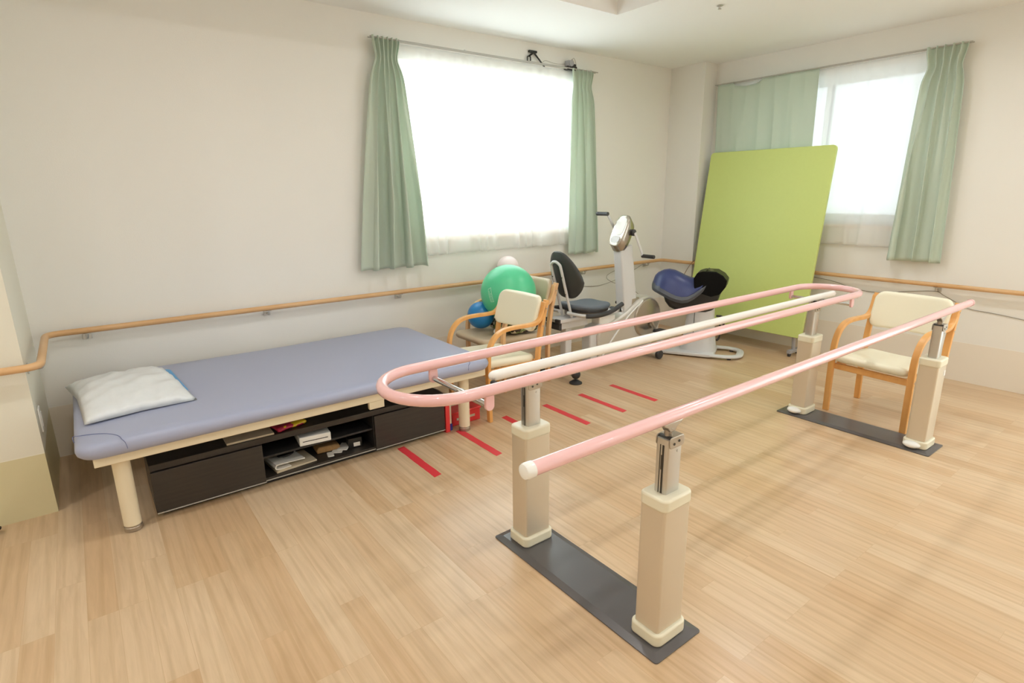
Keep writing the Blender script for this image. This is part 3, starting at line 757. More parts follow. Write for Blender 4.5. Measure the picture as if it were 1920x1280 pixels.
# ------------------------------------------------------------------ parallel bars
def parallel_bars():
    t = thing('parallel_bars', 'walking parallel bars with pink handrails on four telescopic posts', 'parallel bars', (2.6, 1.39, 0))
    PX = (1.404, 3.822); PY = (1.030, 1.732)
    Wm = WORLD[t.name].inverted()
    def sub(name, bm, m, parent, **k):
        o = obj(name, bm, m, parent, **k); o.data.transform(Wm); return o
    for ix, px in enumerate(PX):
        bm = B(); a, b = px - .120, px + .122; c, d = .937, 1.846
        lo = rrect(a, b, c, d, .012, 4); hi = rrect(a + .028, b - .028, c + .028, d - .028, .008, 4)
        A = [bm.verts.new((x, y, .001)) for x, y in lo]; A2 = [bm.verts.new((x, y, .005)) for x, y in lo]; Bv = [bm.verts.new((x, y, .013)) for x, y in hi]
        n = len(lo)
        bm.faces.new(A[::-1]); bm.faces.new(Bv)
        for P, Q in ((A, A2), (A2, Bv)):
            for i in range(n): bm.faces.new((P[i], P[(i + 1) % n], Q[(i + 1) % n], Q[i]))
        obj('base_plate', bm, 'black_plate', t, world=True, angle=8)
        for py in PY:
            hx, hy = .067, .050
            bm = B(); prism(bm, rrect(px - hx, px + hx, py - hy, py + hy, .010, 5), 'z', .05, .53)
            post = obj('post', bm, 'alu', t, world=True, angle=30)
            # lower collar
            bm = B(); prism(bm, rrect(px - hx - .013, px + hx + .013, py - hy - .013, py + hy + .013, .026, 6), 'z', .0131, .060)
            sub('base_collar', bm, 'cream_plastic', post, bev=.008, seg=3)
            if ix == 1:
                bm = B(); sphere(bm, (px - .082, py + .010, .034), 1, 24, 14, (.036, .046, .021))
                sub('foot_pedal', bm, 'white_plastic', post, bev=.003)
            bm = B(); prism(bm, rrect(px - hx - .005, px + hx + .005, py - hy - .005, py + hy + .005, .022, 6), 'z', .512, .557)
            sub('top_cap', bm, 'cream_plastic', post, bev=.008, seg=3)
            if ix == 1 and py < 1.2:
                bm = B(); box(bm, px + .030, px + .058, py - hy - .0012, py - hy + .0005, .448, .480)
                sub('sticker', bm, 'white_paper', post)
            # inner telescopic pole: c-channel with a dark slot on the -x side
            ph = .745
            bm = B(); prism(bm, rrect(px - .036, px + .036, py - .024, py + .024, .008, 4), 'z', .50, ph)
            pole = sub('inner_pole', bm, 'alu_bright', post, angle=50)
            sg = -1 if ix == 0 else 1
            bm = B(); box(bm, px - .0368, px - .0355, py - .009, py - .002, .558, ph - .02); box(bm, px - .0368, px - .0355, py + .004, py + .007, .558, ph - .02)
            box(bm, px - .0372, px - .0355, py - .007, py + .001, .64, .69)
            
            if sg > 0:
                for v in bm.verts: v.co.x = 2 * px - v.co.x
            sub('slot', bm, 'dark_slot', pole)
            for k, (sx, sz) in enumerate(((-.012, ph - .015), (.012, ph - .009), (.012, ph - .045))):
                bm = B(); lathe(bm, [(.0045, 0), (.0045, .0022)], 12, (px + sx, py - .0296 if k < 2 else py - .0262, sz), 'y')
                sub('screw', bm, 'dark_slot' if k < 2 else 'alu_bright', pole)
            # clamp head
            bm = B()
            for s in (-1, 1):
                prism(bm, rrect(px - .034, px + .040, ph - .030, ph + .008, .012, 4), 'y', py + s * .024 + min(0, s) * .004, py + s * .024 + max(0, s) * .004)
            box(bm, px - .02, px + .038, py - .024, py + .024, ph, ph + .006)
            head = sub('clamp_head', bm, 'cast', post, bev=.002)
            bm = B(); lathe(bm, [(.011, -.0235), (.011, .0235)], 16, (px - .016, py, ph - .004), 'y')
            sub('pivot_pin', bm, 'dark_slot', head)
            bm = B(); lathe(bm, [(.014, ph - .002), (.013, ph + .025), (.016, ph + .034)], 16, (px - .008, py, 0))
            prism(bm, [(px - .050, .797), (px - .045, .788), (px - .028, .780), (px - .018, .765), (px + .008, .765), (px + .020, .780), (px + .040, .788), (px + .048, .797)], 'y', py - .014, py + .014)
            sub('saddle', bm, 'cast', head, bev=.003)
    # front single bar
    zb, yb = .812, 1.030
    bm = B(); tube(bm, [(.835, yb, zb), (4.30, yb, zb)], .0205, 24); bar = obj('pink_bar', bm, 'pink', t, world=True)
    for xa, s in ((.835, -1), (4.30, 1)):
        bm = B(); lathe(bm, [(.0225, -.004 if s > 0 else .004), (.0225, s * .018), (.020, s * .024), (.012, s * .0265), (.002, s * .027)], 24, (xa, yb, zb), 'x')
        sub('end_cap', bm, 'cream_gloss' if s < 0 else 'pink', bar)
    # rear cream bar on the two rear posts
    yw = 1.716
    bm = B(); round_tube(bm, (1.185, yw, zb), (4.05, yw, zb), .0205, 24, 1.2); obj('cream_bar', bm, 'cream_gloss', t, world=True)
    # pink closed loop clamped around the cream bar
    zl, y1, y2 = .838, 1.530, 1.922; xm0, xm1 = .745, 4.155; r = (y2 - y1) / 2; yc = (y1 + y2) / 2
    pts = []
    for i in range(17):
        a = math.pi / 2 + math.pi * i / 16; pts.append((xm0 + .02 + r + r * math.cos(a) * 1.0, yc + r * math.sin(a), zl))
    for i in range(17):
        a = -math.pi / 2 + math.pi * i / 16; pts.append((xm1 - .02 - r + r * math.cos(a), yc + r * math.sin(a), zl))
    bm = B(); tube(bm, pts, .0205, 20, closed=True); loop = obj('pink_loop_rail', bm, 'pink', t, world=True)
    for xq in (1.055, 3.88):
        bm = B(); tube(bm, [(xq, y1 + .005, .782), (xq, y2 - .005, .782)], .0105, 16); cr = sub('chrome_crossbar', bm, 'chrome', loop)
        for yy in (y1, y2):
            bm = B(); prism(bm, rrect(xq - .018, xq + .018, .764, .828, .017, 6), 'y', yy - .007, yy + .007)
            sub('drop_bracket', bm, 'pink', loop, bev=.002)
        bm = B(); box(bm, xq - .014, xq + .014, yw - .012, yw + .012, .760, .790)
        sub('clamp_block', bm, 'white_plastic' if xq > 3 else 'cast', loop, bev=.003)
        bm = B(); lathe(bm, [(.004, 0), (.004, .03), (.013, .032), (.013, .045), (.008, .048)], 14, (xq + .135 * (1 if xq < 2 else -1), yw - .022, .752)); box(bm, min(xq, xq + .14 * (1 if xq < 2 else -1)), max(xq, xq + .14 * (1 if xq < 2 else -1)), yw - .03, yw - .012, .750, .760)
        sub('clamp_knob', bm, 'black', loop)
parallel_bars()

# ------------------------------------------------------------------ armchairs
def make_chair(label, wood, vinyl, deep=1.0):
    t = thing('armchair', label, 'armchair', (0, 0, 0))
    arm2d = [(.006, .0), (.002, .15), (.0, .30), (.0, .42), (.010, .495), (.038, .555), (.085, .598), (.15, .618), (.24, .622), (.34, .620), (.405, .626), (.445, .655), (.468, .705), (.482, .765)]
    rear2d = [(.425, .0), (.420, .12), (.419, .25), (.426, .40), (.446, .55), (.476, .68), (.502, .778)]
    for s in (-1, 1):
        y0, y1 = s * .245 - .019, s * .245 + .019
        bm = B(); ribbon(bm, [(p.x, p.y) for p in smooth_path([Vector(p) for p in arm2d], 5)], y0, y1, .025)
        a = obj('arm', bm, wood, t, bev=.004)
        bm = B(); lathe(bm, [(.004, 0), (.004, .0016)], 10, (.001, s * .245 + s * .019 - (.0 if s > 0 else .0016), .335), 'y'); obj('screw_cap', bm, 'cast', a)
        bm = B(); ribbon(bm, [(p.x, p.y) for p in smooth_path([Vector(p) for p in rear2d], 5)], y0, y1, .026)
        r = obj('rear_leg', bm, wood, t, bev=.004)
        for z, x in ((.60, .456), (.72, .487)):
            bm = B(); lathe(bm, [(.005, 0), (.005, .0016)], 10, (x, s * .245 + s * .019 - (.0 if s > 0 else .0016), z), 'y'); obj('screw_cap', bm, 'cast', r)
    bm = B()
    box(bm, .010, .032, -.229, .229, .305, .345); box(bm, .405, .42, -.229, .229, .315, .36)
    box(bm, .032, .405, -.229, -.207, .318, .352); box(bm, .032, .405, .207, .229, .318, .352)
    obj('seat_frame', bm, wood, t, bev=.003)
    def sf(x, y, z):
        d = (x - .2) / .22
        return (x, y, z + .012 * (-d) - .006 * (1 - (y / .22) ** 2) * (1 if z > .38 else 0))
    bm = B(); pad(bm, -.030, .425, -.226, .226, .350, .408, .045, .5, fn=sf); obj('seat', bm, vinyl, t, angle=80)
    # backrest pad: outline in (y, h), leaning back and slightly curved
    def bf(x, y, z):
        # incoming: x -> across(y), y -> height, z -> thickness
        h = y
        lean = .405 + (h - .56) * .30
        curve = -.035 * (x / .23) ** 2
        return (lean + z + curve + .028, x, h)
    bm = B(); pad(bm, -.235, .235, .555, .800, -.022, .022, .055, .5, fn=bf); obj('backrest', bm, vinyl, t, angle=80)
    return t
c1 = make_chair('cream padded birch armchair beside the treatment table end', 'birch', 'cream_vinyl')
c1.location = (2.028, 3.190, 0)
c3 = copy_tree(c1); c3['label'] = 'cream padded birch armchair beyond the far right posts, by the wall'; c3.location = (3.978, 1.405, 0); c3.rotation_euler = (0, 0, math.radians(-4.5))
c2 = make_chair('tan padded beech armchair holding the green exercise ball', 'birch_pale', 'tan_vinyl')
c2.location = (2.455, 3.602, 0); c2.scale = (1.06, 1.0, 1.03)
for ch in c2.children:
    if ch.name.startswith('seat') and 'frame' not in ch.name: ch.scale = (1.24, 1.0, 1.0); ch.location.x = -.105

# balls and bags on the tan chair
t = thing('exercise_ball', 'large green exercise ball sitting on the tan armchair', 'exercise ball', (2.662, 3.56, .733))
bm = B(); sphere(bm, (0, 0, 0), .219, 64, 40); obj('ball', bm, 'green_ball', t, angle=180)
def print_patch(bm, R):
    # pale printed rectangle with short strokes, following the ball surface
    cdir = Vector((-2.715, -3.64, .79)).normalized()
    side = Vector((0, 0, 1)).cross(cdir).normalized(); up = cdir.cross(side)
    rot = Matrix.Rotation(math.radians(14), 3, cdir); side = rot @ side; up = rot @ up
    c = (cdir * .80 - side * .62 + up * -.02)
    def q(a, b):
        v = (cdir * .80 - side * .655 + up * .05) + side * a * .55 + up * b
        return v.normalized() * R
    def quad(a0, a1, b0, b1):
        n = 5
        L = [bm.verts.new(q(a0, b0 + (b1 - b0) * i / n)) for i in range(n + 1)]; Rr = [bm.verts.new(q(a1, b0 + (b1 - b0) * i / n)) for i in range(n + 1)]
        for i in range(n): bm.faces.new((L[i], Rr[i], Rr[i + 1], L[i + 1]))
    w = .012
    quad(-.17, -.17 + w * 2, -.24, .28); quad(.17 - w * 2, .17, -.24, .28); quad(-.17, .17, .28 - w, .28); quad(-.17, .17, -.24, -.24 + w)
    rnd = random.Random(5)
    for i in range(8):
        b = -.19 + i * .05
        for a0, a1 in ((-.11, -.02), (.01, .10)):
            if i > 5 and a0 > 0: continue
            quad(a0 + rnd.uniform(-.01, .01), a1, b, b + .014)
bm = B(); print_patch(bm, .2195); obj('printed_panel', bm, 'ball_print', t, smooth=True, angle=180)
simple('small_blue_ball', 'small blue ball at the front of the tan armchair seat', 'ball', 'blue_ball', lambda bm: sphere(bm, (0, 0, 0), .108, 40, 24), (2.495, 3.71, .549), bev=0, angle=180)
simple('small_pale_ball', 'pinkish white ball just showing above the green exercise ball', 'ball', 'white_ball', lambda bm: sphere(bm, (0, 0, 0), .095, 32, 20), (3.0, 4.015, .865), bev=0, angle=180)
def cam_mat():
    m = mat('patterned_cloth', srgb(90, 90, 70), .8)
    nt = m.node_tree; N = nt.nodes; tc = N.new('ShaderNodeTexCoord'); n = N.new('ShaderNodeTexVoronoi'); n.inputs['Scale'].default_value = 42
    r = N.new('ShaderNodeValToRGB'); r.color_ramp.interpolation = 'CONSTANT'; e = r.color_ramp.elements
    e[0].color = (*srgb(60, 50, 44), 1); e[1].position = .35; e[1].color = (*srgb(206, 196, 170), 1); x = e.new(.6); x.color = (*srgb(120, 138, 84), 1)
    sp = N.new('ShaderNodeSeparateColor')
    nt.links.new(tc.outputs['Object'], n.inputs['Vector']); nt.links.new(n.outputs['Color'], sp.inputs[0]); nt.links.new(sp.outputs[0], r.inputs[0]); nt.links.new(r.outputs[0], N['Principled BSDF'].inputs['Base Color'])
    return m
simple('patterned_cushion', 'flat patterned cloth cushion under the green exercise ball', 'cushion', cam_mat(), lambda bm: pad(bm, -.13, .15, -.18, .18, 0, .075, .05), (2.70, 3.56, .430), 0, bev=0)
simple('crumpled_bag', 'crumpled white plastic bag on the seat behind the blue ball', 'bag', mat('crumpled_white', srgb(225, 222, 220), .35, var=.2, vscale=60, bump=.8, bscale=60), lambda bm: sphere(bm, (0, 0, .03), 1, 20, 12, (.05, .05, .032)), (2.50, 3.46, .430), bev=0, angle=60)

# ------------------------------------------------------------------ recumbent bike
def bike():
    t = thing('exercise_bike', 'silver recumbent exercise bike with black backrest and hand cranks', 'exercise bike', (3.6, 3.38, 0))
    Y = 3.38; Wm = WORLD[t.name].inverted()
    def sub(name, bm, m, parent, **k):
        o = obj(name, bm, m, parent, **k); o.data.transform(Wm); return o
    def part(name, bm, m, **k): return obj(name, bm, m, t, world=True, **k)
    # rear stabiliser
    bm = B(); tube(bm, [(3.035, 3.19, .075), (3.035, 3.60, .075)], .026, 14); rs = part('rear_stabiliser', bm, 'silver_paint')
    for y in (3.165, 3.625):
        bm = B(); sphere(bm, (3.035, y, .075), .038, 20, 14); lathe(bm, [(.052, .0), (.052, .008), (.02, .03)], 24, (3.035, y, 0)); sub('rubber_foot', bm, 'black_rubber', rs)
    # front stabiliser
    bm = B(); tube(bm, [(4.10, 3.20, .045), (4.10, 3.60, .045)], .034, 16); fs = part('front_stabiliser', bm, 'silver_paint')
    for y, s in ((3.20, -1), (3.60, 1)):
        bm = B(); tube(bm, [(4.10, y, .045), (4.10, y + s * .035, .045)], .041, 20); sub('rubber_cap', bm, 'black_rubber', fs, bev=.006)
    # rear post
    bm = B(); prism(bm, rrect(3.085, 3.155, Y - .035, Y + .035, .008, 3), 'z', .05, .44); rp = part('rear_post', bm, 'light_grey')
    bm = B(); box(bm, 3.0, 3.14, Y - .03, Y + .03, .058, .098); sub('post_foot', bm, 'silver_paint', rp, bev=.006)
    bm = B(); lathe(bm, [(.007, -.075), (.007, -.05), (.016, -.045), (.016, -.036)], 14, (3.12, Y, .34), 'y'); sub('locking_knob', bm, 'cast', rp)
    # seat rail (twin profile) with black end caps
    bm = B(); box(bm, 2.985, 3.66, Y - .075, Y + .075, .475, .503); box(bm, 3.02, 3.32, Y - .05, Y + .05, .415, .475); sr = part('seat_rail', bm, 'light_grey', bev=.003)
    bm = B()
    for a, b in ((-.082, -.03), (.03, .082)): box(bm, 2.968, 2.986, Y + a, Y + b, .472, .508)
    box(bm, 2.968, 2.99, Y - .082, Y + .082, .425, .465); box(bm, 3.005, 3.022, Y - .055, Y + .055, .41, .47)
    sub('end_cap', bm, 'black_rubber', sr, bev=.002)
    bm = B(); tube(bm, [(3.13, Y - .05, .375), (3.42, Y - .05, .33)], .007, 8); part('tie_rod', bm, 'black_rubber')
    # seat
    def sf(x, y, z): return (x, y, z + .030 * ((x - 3.36) / .22) ** 2 - .012 * (1 - ((y - Y) / .19) ** 2))
    bm = B(); pad(bm, 3.13, 3.52, Y - .170, Y + .170, .552, .592, .10, .5, fn=sf); st = part('seat', bm, 'seat_grey', angle=80)
    bm = B(); pad(bm, 3.15, 3.51, Y - .160, Y + .160, .532, .558, .10, .3, fn=sf); sub('seat_shell', bm, 'black_rubber', st, angle=80)
    bm = B(); box(bm, 3.18, 3.50, Y - .09, Y + .09, .503, .54); sub('carriage', bm, 'mid_grey', st, bev=.004)
    # handlebars hugging the seat
    for s in (-1, 1):
        y = Y + s * .225
        pts = smooth_path([(3.09, Y + s * .05, .545), (3.11, Y + s * .15, .54), (3.17, y, .535), (3.30, y, .53), (3.42, y, .545), (3.545 if s < 0 else 3.44, y, .59 if s < 0 else .55)], 6)
        bm = B(); tube(bm, pts[:11], .014, 12); hb = part('seat_handlebar', bm, 'light_grey')
        bm = B(); tube(bm, pts[10:], .019, 14); sub('foam_grip', bm, 'black_rubber', hb)
    # backrest
    bm = B()
    out = []
    for i in range(40):
        a = 2 * math.pi * i / 40; c, s = math.cos(a), math.sin(a)
        wdt = .185 * (1 - .22 * max(0, s) ** 1.5); 
        zz = math.copysign(abs(s) ** .72, s); wdt = .185 - .062 * max(0, zz + .25) ** 1.4 - .075 * max(0, -zz - .25) ** 1.3
        out.append((math.copysign(abs(c) ** .62, c) * wdt, .850 + zz * .195))
    K = [(-.020, .86), (-.014, .97), (0, 1.0), (.014, .97), (.022, .86), (.026, .5), (.028, .15)]
    K = [(-.026, .15), (-.024, .5)] + K
    rings = []
    for d, sc in K:
        ring = []
        for (y, z) in out:
            yy, zz = y * sc, .845 + (z - .845) * sc
            x = 3.135 - (zz - .66) * .30 + d + .04 * (yy / .18) ** 2
            ring.append(bm.verts.new((x, Y + yy, zz)))
        rings.append(ring)
    n = len(out)
    for a, b in zip(rings, rings[1:]):
        for k in range(n): bm.faces.new((a[k], a[(k + 1) % n], b[(k + 1) % n], b[k]))
    bm.faces.new(rings[0][::-1]); bm.faces.new(rings[-1])
    bk = part('backrest', bm, 'seat_black', angle=60)
    pts = []
    for p in [(-.055, .50), (-.055, .66), (-.055, .90), (-.045, .945), (0, .965), (.045, .945), (.055, .90), (.055, .66), (.055, .50)]:
        zz = p[1]; pts.append((3.100 - (zz - .60) * .30, Y + p[0], zz))
    bm = B(); tube(bm, smooth_path(pts, 5), .0115, 12); ub = part('backrest_tube', bm, 'light_grey')
    for y in (-.055, .055):
        for z in (.70, .84):
            bm = B(); lathe(bm, [(.005, 0), (.005, .003)], 8, (3.100 - (z - .60) * .30 - .0135, Y + y, z), 'x'); sub('bolt', bm, 'dark_slot', ub)
    # body shell
    shell = [(3.40, .05), (3.38, .34), (3.41, .385), (3.50, .40), (3.62, .425), (3.78, .475), (3.93, .55), (4.00, .575), (4.08, .575), (4.17, .535), (4.235, .46), (4.255, .37), (4.235, .25), (4.18, .15), (4.13, .09), (3.55, .05)]
    shell = [(3.44, .05), (3.42, .30), (3.45, .36), (3.60, .40), (3.78, .465), (3.93, .55), (4.00, .575), (4.08, .575), (4.17, .535), (4.235, .46), (4.255, .37), (4.235, .25), (4.18, .15), (4.10, .08), (3.60, .05)]
    bm = B(); prism(bm, shell, 'y', Y - .075, Y + .075); sh = part('body_shell', bm, 'silver_paint', bev=.022, seg=4)
    bm = B(); prism(bm, [(3.36, .04), (3.345, .34), (3.39, .385), (3.50, .405), (3.52, .30), (3.46, .04)], 'y', Y - .055, Y + .055); sub('leg_cover', bm, 'light_grey', sh, bev=.014, seg=3)
    bm = B(); box(bm, 3.46, 3.66, Y - .05, Y + .05, .38, .46); sub('top_step', bm, 'white_plastic', sh, bev=.012)
    bm = B(); tube(bm, smooth_path([(3.48, Y - .079, .12), (3.62, Y - .079, .27), (3.80, Y - .079, .43), (3.98, Y - .079, .545)], 6), .007, 8); sub('trim_line', bm, 'white_plastic', sh)
    # flywheel disc and pedal crank on both sides
    for s in (-1, 1):
        ys = Y + s * .075
        bm = B(); lathe(bm, [(.175, 0), (.175, s * .008), (.168, s * .014), (.05, s * .020), (.001, s * .021)], 48, (4.055, ys, .375), 'y'); fd = sub('flywheel_cover', bm, 'silver_dark', sh, angle=30)
        bm = B(); tube(bm, [(4.055 + .178 * math.cos(a), ys + s * .004, .375 + .178 * math.sin(a)) for a in [2 * math.pi * i / 40 for i in range(40)]], .005, 8, closed=True); sub('chrome_ring', bm, 'cast', sh)
        bm = B(); lathe(bm, [(.028, s * .02), (.028, s * .04), (.001, s * .042)], 20, (4.055, ys, .375), 'y'); sub('crank_hub', bm, 'black_satin', sh)
        ang = math.radians(-60 if s < 0 else 120)
        a, b = Vector((4.055, ys + s * .045, .375)), Vector((4.055 + .14 * math.cos(ang) * .9, ys + s * .05, .375 + .14 * math.sin(ang) * .95))
        bm = B(); tube(bm, [a, b], .011, 10, oval=(.7, 1.2)); sub('pedal_crank', bm, 'cast', sh)
        bm = B(); box(bm, b.x - .05, b.x + .05, min(b.y + s * .01, b.y + s * .095), max(b.y + s * .01, b.y + s * .095), b.z - .012, b.z + .012); sub('pedal', bm, 'black_rubber', sh, bev=.004)
    # console column
    bm = B(); prof = [(3.775, .44), (3.70, 1.03), (3.85, 1.05), (3.945, .50)]
    prism(bm, prof, 'y', Y - .048, Y + .048); col = part('column', bm, 'light_grey', bev=.014, seg=3)
    bm = B(); lathe(bm, [(.05, .42), (.045, .47), (.035, .50)], 20, (3.80, Y, 0)); sub('column_collar', bm, 'chrome', col)
    bm = B(); lathe(bm, [(.022, -.03), (.022, .03)], 16, (3.66, Y - .02, .50), 'y'); sub('adjuster_knob', bm, 'black_rubber', col, bev=.004)
    bm = B(); box(bm, 3.86, 3.97, Y - .05, Y + .05, .50, .575); sub('column_boot', bm, 'cast', col, bev=.012)
    # console head: rounded capsule tilted toward the rider
    hd = []
    for i in range(28):
        a = 2 * math.pi * i / 28; c, s = math.cos(a), math.sin(a)
        hd.append((math.copysign(abs(c) ** .6, c) * .078, math.copysign(abs(s) ** .8, s) * .150))
    bm = B(); rings = []
    tilt = math.radians(28); ax_n = Vector((-math.cos(tilt), 0, math.sin(tilt))); ax_u = Vector((math.sin(tilt), 0, math.cos(tilt)))
    cc = Vector((3.765, Y, 1.150))
    for d, sc in ((-.062, .45), (-.062, .72), (-.045, .92), (-.01, 1.0), (.03, 1.0), (.050, .96), (.056, .88), (.056, .3)):
        rings.append([bm.verts.new(cc + ax_n * d + Vector((0, 1, 0)) * y * sc + ax_u * (u * sc - (.02 if d < 0 else 0))) for y, u in hd])
    for a, b in zip(rings, rings[1:]):
        for k in range(28): bm.faces.new((a[k], a[(k + 1) % 28], b[(k + 1) % 28], b[k]))
    bm.faces.new(rings[0][::-1]); bm.faces.new(rings[-1])
    con = part('console', bm, 'silver_dark', angle=40)
    def face_patch(cu, ru, rv, d):
        b2 = B(); vs = [b2.verts.new(cc + ax_n * d + Vector((0, 1, 0)) * (math.copysign(abs(math.cos(a)) ** .6, math.cos(a)) * ru) + ax_u * (cu + math.copysign(abs(math.sin(a)) ** .7, math.sin(a)) * rv)) for a in [2 * math.pi * i / 32 for i in range(32)]]
        vb = [b2.verts.new(v.co - ax_n * .004) for v in vs]
        b2.faces.new(vs); b2.faces.new(vb[::-1])
        for i in range(32): b2.faces.new((vs[i], vs[(i + 1) % 32], vb[(i + 1) % 32], vb[i]))
        return b2
    sub('display', face_patch(.035, .056, .082, .0585), 'white_plastic', con)
    sub('dial', face_patch(-.085, .045, .030, .0600), 'light_grey', con)
    # hand cranks
    hub = Vector((3.80, Y, 1.155))
    for s, dv in ((-1, Vector((.115, 0, -.205))), (1, Vector((-.115, 0, .155)))):
        ys = Y + s * .078
        bm = B(); lathe(bm, [(.028, 0), (.028, s * .022), (.015, s * .03)], 18, (hub.x, ys, hub.z), 'y'); hc = sub('crank_boss', bm, 'black_rubber', con)
        a = Vector((hub.x, ys + s * .03, hub.z)); b = a + dv
        bm = B(); tube(bm, [a, b], .011, 10, oval=(.7, 1.2)); part('hand_crank', bm, 'light_grey')
        bm = B(); tube(bm, [b + Vector((0, s * -.008, 0)), b + Vector((0, s * .125, 0))], .0165, 14); part('hand_grip', bm, 'black_rubber', bev=.003)
bike()

# ------------------------------------------------------------------ riding (saddle) exerciser
def saddle():
    ang = math.radians(-62)
    t = thing('riding_exerciser', 'saddle-shaped riding exerciser with navy seat and glossy black front', 'riding exerciser', (4.56, 3.10, 0), ang)
    # local x: towards the console, y: left of it
    bm = B()
    outer = rrect(-.40, .40, -.20, .20, .16, 8); n = len(outer)
    inner = rrect(.19, .34, -.085, .085, .045, 8)
    # base: rear slab with a front opening, built as outer ring + slab
    prism(bm, rrect(-.40, .17, -.20, .20, .06, 8), 'z', .012, .042)
    loop = smooth_path([(.10, -.165, .027), (.27, -.165, .027), (.365, -.11, .027), (.385, 0, .027), (.365, .11, .027), (.27, .165, .027), (.10, .165, .027)], 6)
    tube(bm, loop, .034, 12, oval=(1, .45))
    base = obj('base', bm, 'light_grey', t, bev=.006)
    for x, y in ((.30, -.15), (.30, .15), (-.33, -.15), (-.33, .15)):
        bm = B(); lathe(bm, [(.018, 0), (.018, .014)], 14, (x, y, 0)); obj('foot', bm, 'black_rubber', base)
    # column
    bm = B()
    secs = [(.04, .165, .125), (.12, .150, .115), (.25, .135, .105), (.36, .125, .10), (.44, .12, .10)]
    rings = []
    for z, a, b in secs:
        rings.append([bm.verts.new((math.copysign(abs(math.cos(q)) ** .7, math.cos(q)) * a + .01, math.copysign(abs(math.sin(q)) ** .7, math.sin(q)) * b, z)) for q in [2 * math.pi * i / 32 for i in range(32)]])
    for p, q in zip(rings, rings[1:]):
        for k in range(32): bm.faces.new((p[k], p[(k + 1) % 32], q[(k + 1) % 32], q[k]))
    bm.faces.new(rings[0][::-1]); bm.faces.new(rings[-1])
    obj('column', bm, 'light_grey', t, angle=50)
    for s in (-1, 1):
        bm = B(); tube(bm, smooth_path([(.14, s * .13, .34), (.19, s * .15, .33), (.21, s * .15, .27), (.20, s * .15, .20), (.18, s * .15, .17)], 6), .010, 8)
        obj('stirrup_hook', bm, 'black', t)
        bm = B(); tube(bm, [(-.03, s * .128, .42), (-.03, s * .13, .20)], .008, 8, oval=(1.8, .4)); obj('stirrup_strap', bm, 'black', t)
    # lofts along x
    def loft(name, m, secs, parent=t, n=36, pw=.75, angle=60):
        bm = B(); rings = []
        for x, zc, hy, hu, hd_, dx in secs:
            ring = []
            for i in range(n):
                q = 2 * math.pi * i / n; c, s = math.cos(q), math.sin(q)
                y = math.copysign(abs(c) ** pw, c) * hy; z = zc + (math.copysign(abs(s) ** pw, s) * (hu if s > 0 else hd_))
                ring.append(bm.verts.new((x + dx * (z - zc), y, z)))
            rings.append(ring)
        for p, q in zip(rings, rings[1:]):
            for k in range(n): bm.faces.new((p[k], p[(k + 1) % n], q[(k + 1) % n], q[k]))
        bm.faces.new(rings[0][::-1]); bm.faces.new(rings[-1])
        return obj(name, bm, m, parent, angle=angle)
    # black housing below the seat and the glossy console in front
    def hull(name, m, poly, hw, bev, seg=5):
        bm = B(); prism(bm, poly, 'y', -hw, hw)
        return obj(name, bm, m, t, bev=bev, seg=seg, angle=50)
    hull('housing', 'black_satin', [(-.335, .62), (-.335, .565), (-.31, .49), (-.27, .44), (-.19, .405), (-.08, .400), (.06, .41), (.135, .44), (.15, .50), (.17, .575), (.16, .62)], .118, .035)
    hull('console', 'black_gloss', [(-.05, .60), (-.062, .72), (-.035, .772), (.015, .790), (.130, .790), (.190, .757), (.228, .712), (.218, .655), (.172, .585), (.10, .56)], .122, .011)
    bm = B(); tube(bm, smooth_path([(.045, -.085, .788), (.05, -.06, .797), (.055, 0, .800), (.05, .06, .797), (.045, .085, .788)], 6), .007, 10); obj('grab_handle', bm, 'black_satin', t)
    bm = B(); lathe(bm, [(.022, .785), (.022, .790), (.016, .792)], 20, (.075, 0, 0)); obj('control_dial', bm, 'cast', t)
    # saddle: (x, top z, half width, side fall)
    top = [(-.435, .700, .055, .03), (-.425, .725, .085, .07), (-.40, .752, .110, .11), (-.35, .778, .135, .155), (-.30, .786, .146, .185), (-.25, .778, .152, .200), (-.20, .757, .155, .198), (-.15, .732, .153, .180), (-.10, .716, .148, .155), (-.05, .712, .140, .120), (.0, .722, .130, .085), (.04, .738, .118, .055), (.07, .75, .10, .03)]
    def seatmesh(grow, drop, thick, m, name, parent, s0=0):
        bm = B(); rings = []; n = 28
        for x, z, hy, fall in top:
            ring = []
            for i in range(n + 1):
                a = math.pi * i / n; c = math.cos(a)
                y = (hy + grow) * math.copysign(abs(c) ** .85, c)
                f = fall * abs(c) ** 2.2
                ring.append(Vector((x - grow * (1 if x < -.2 else -.3), y, z - drop - f)))
            low = [Vector((p.x, p.y * .92, p.z - thick)) for p in ring[::-1]]
            rings.append([bm.verts.new(p) for p in ring + low])
        N = len(rings[0])
        for p, q in zip(rings, rings[1:]):
            for k in range(N): bm.faces.new((p[k], p[(k + 1) % N], q[(k + 1) % N], q[k]))
        bm.faces.new(rings[0][::-1]); bm.faces.new(rings[-1])
        return obj(name, bm, m, parent, angle=75, bev=.006, seg=3)
    sd = seatmesh(.0, .0, .035, 'navy', 'seat', t)
    seatmesh(.010, .032, .030, mat('slate_seat_rim', srgb(84, 88, 96), .35), 'seat_rim', sd)
saddle()

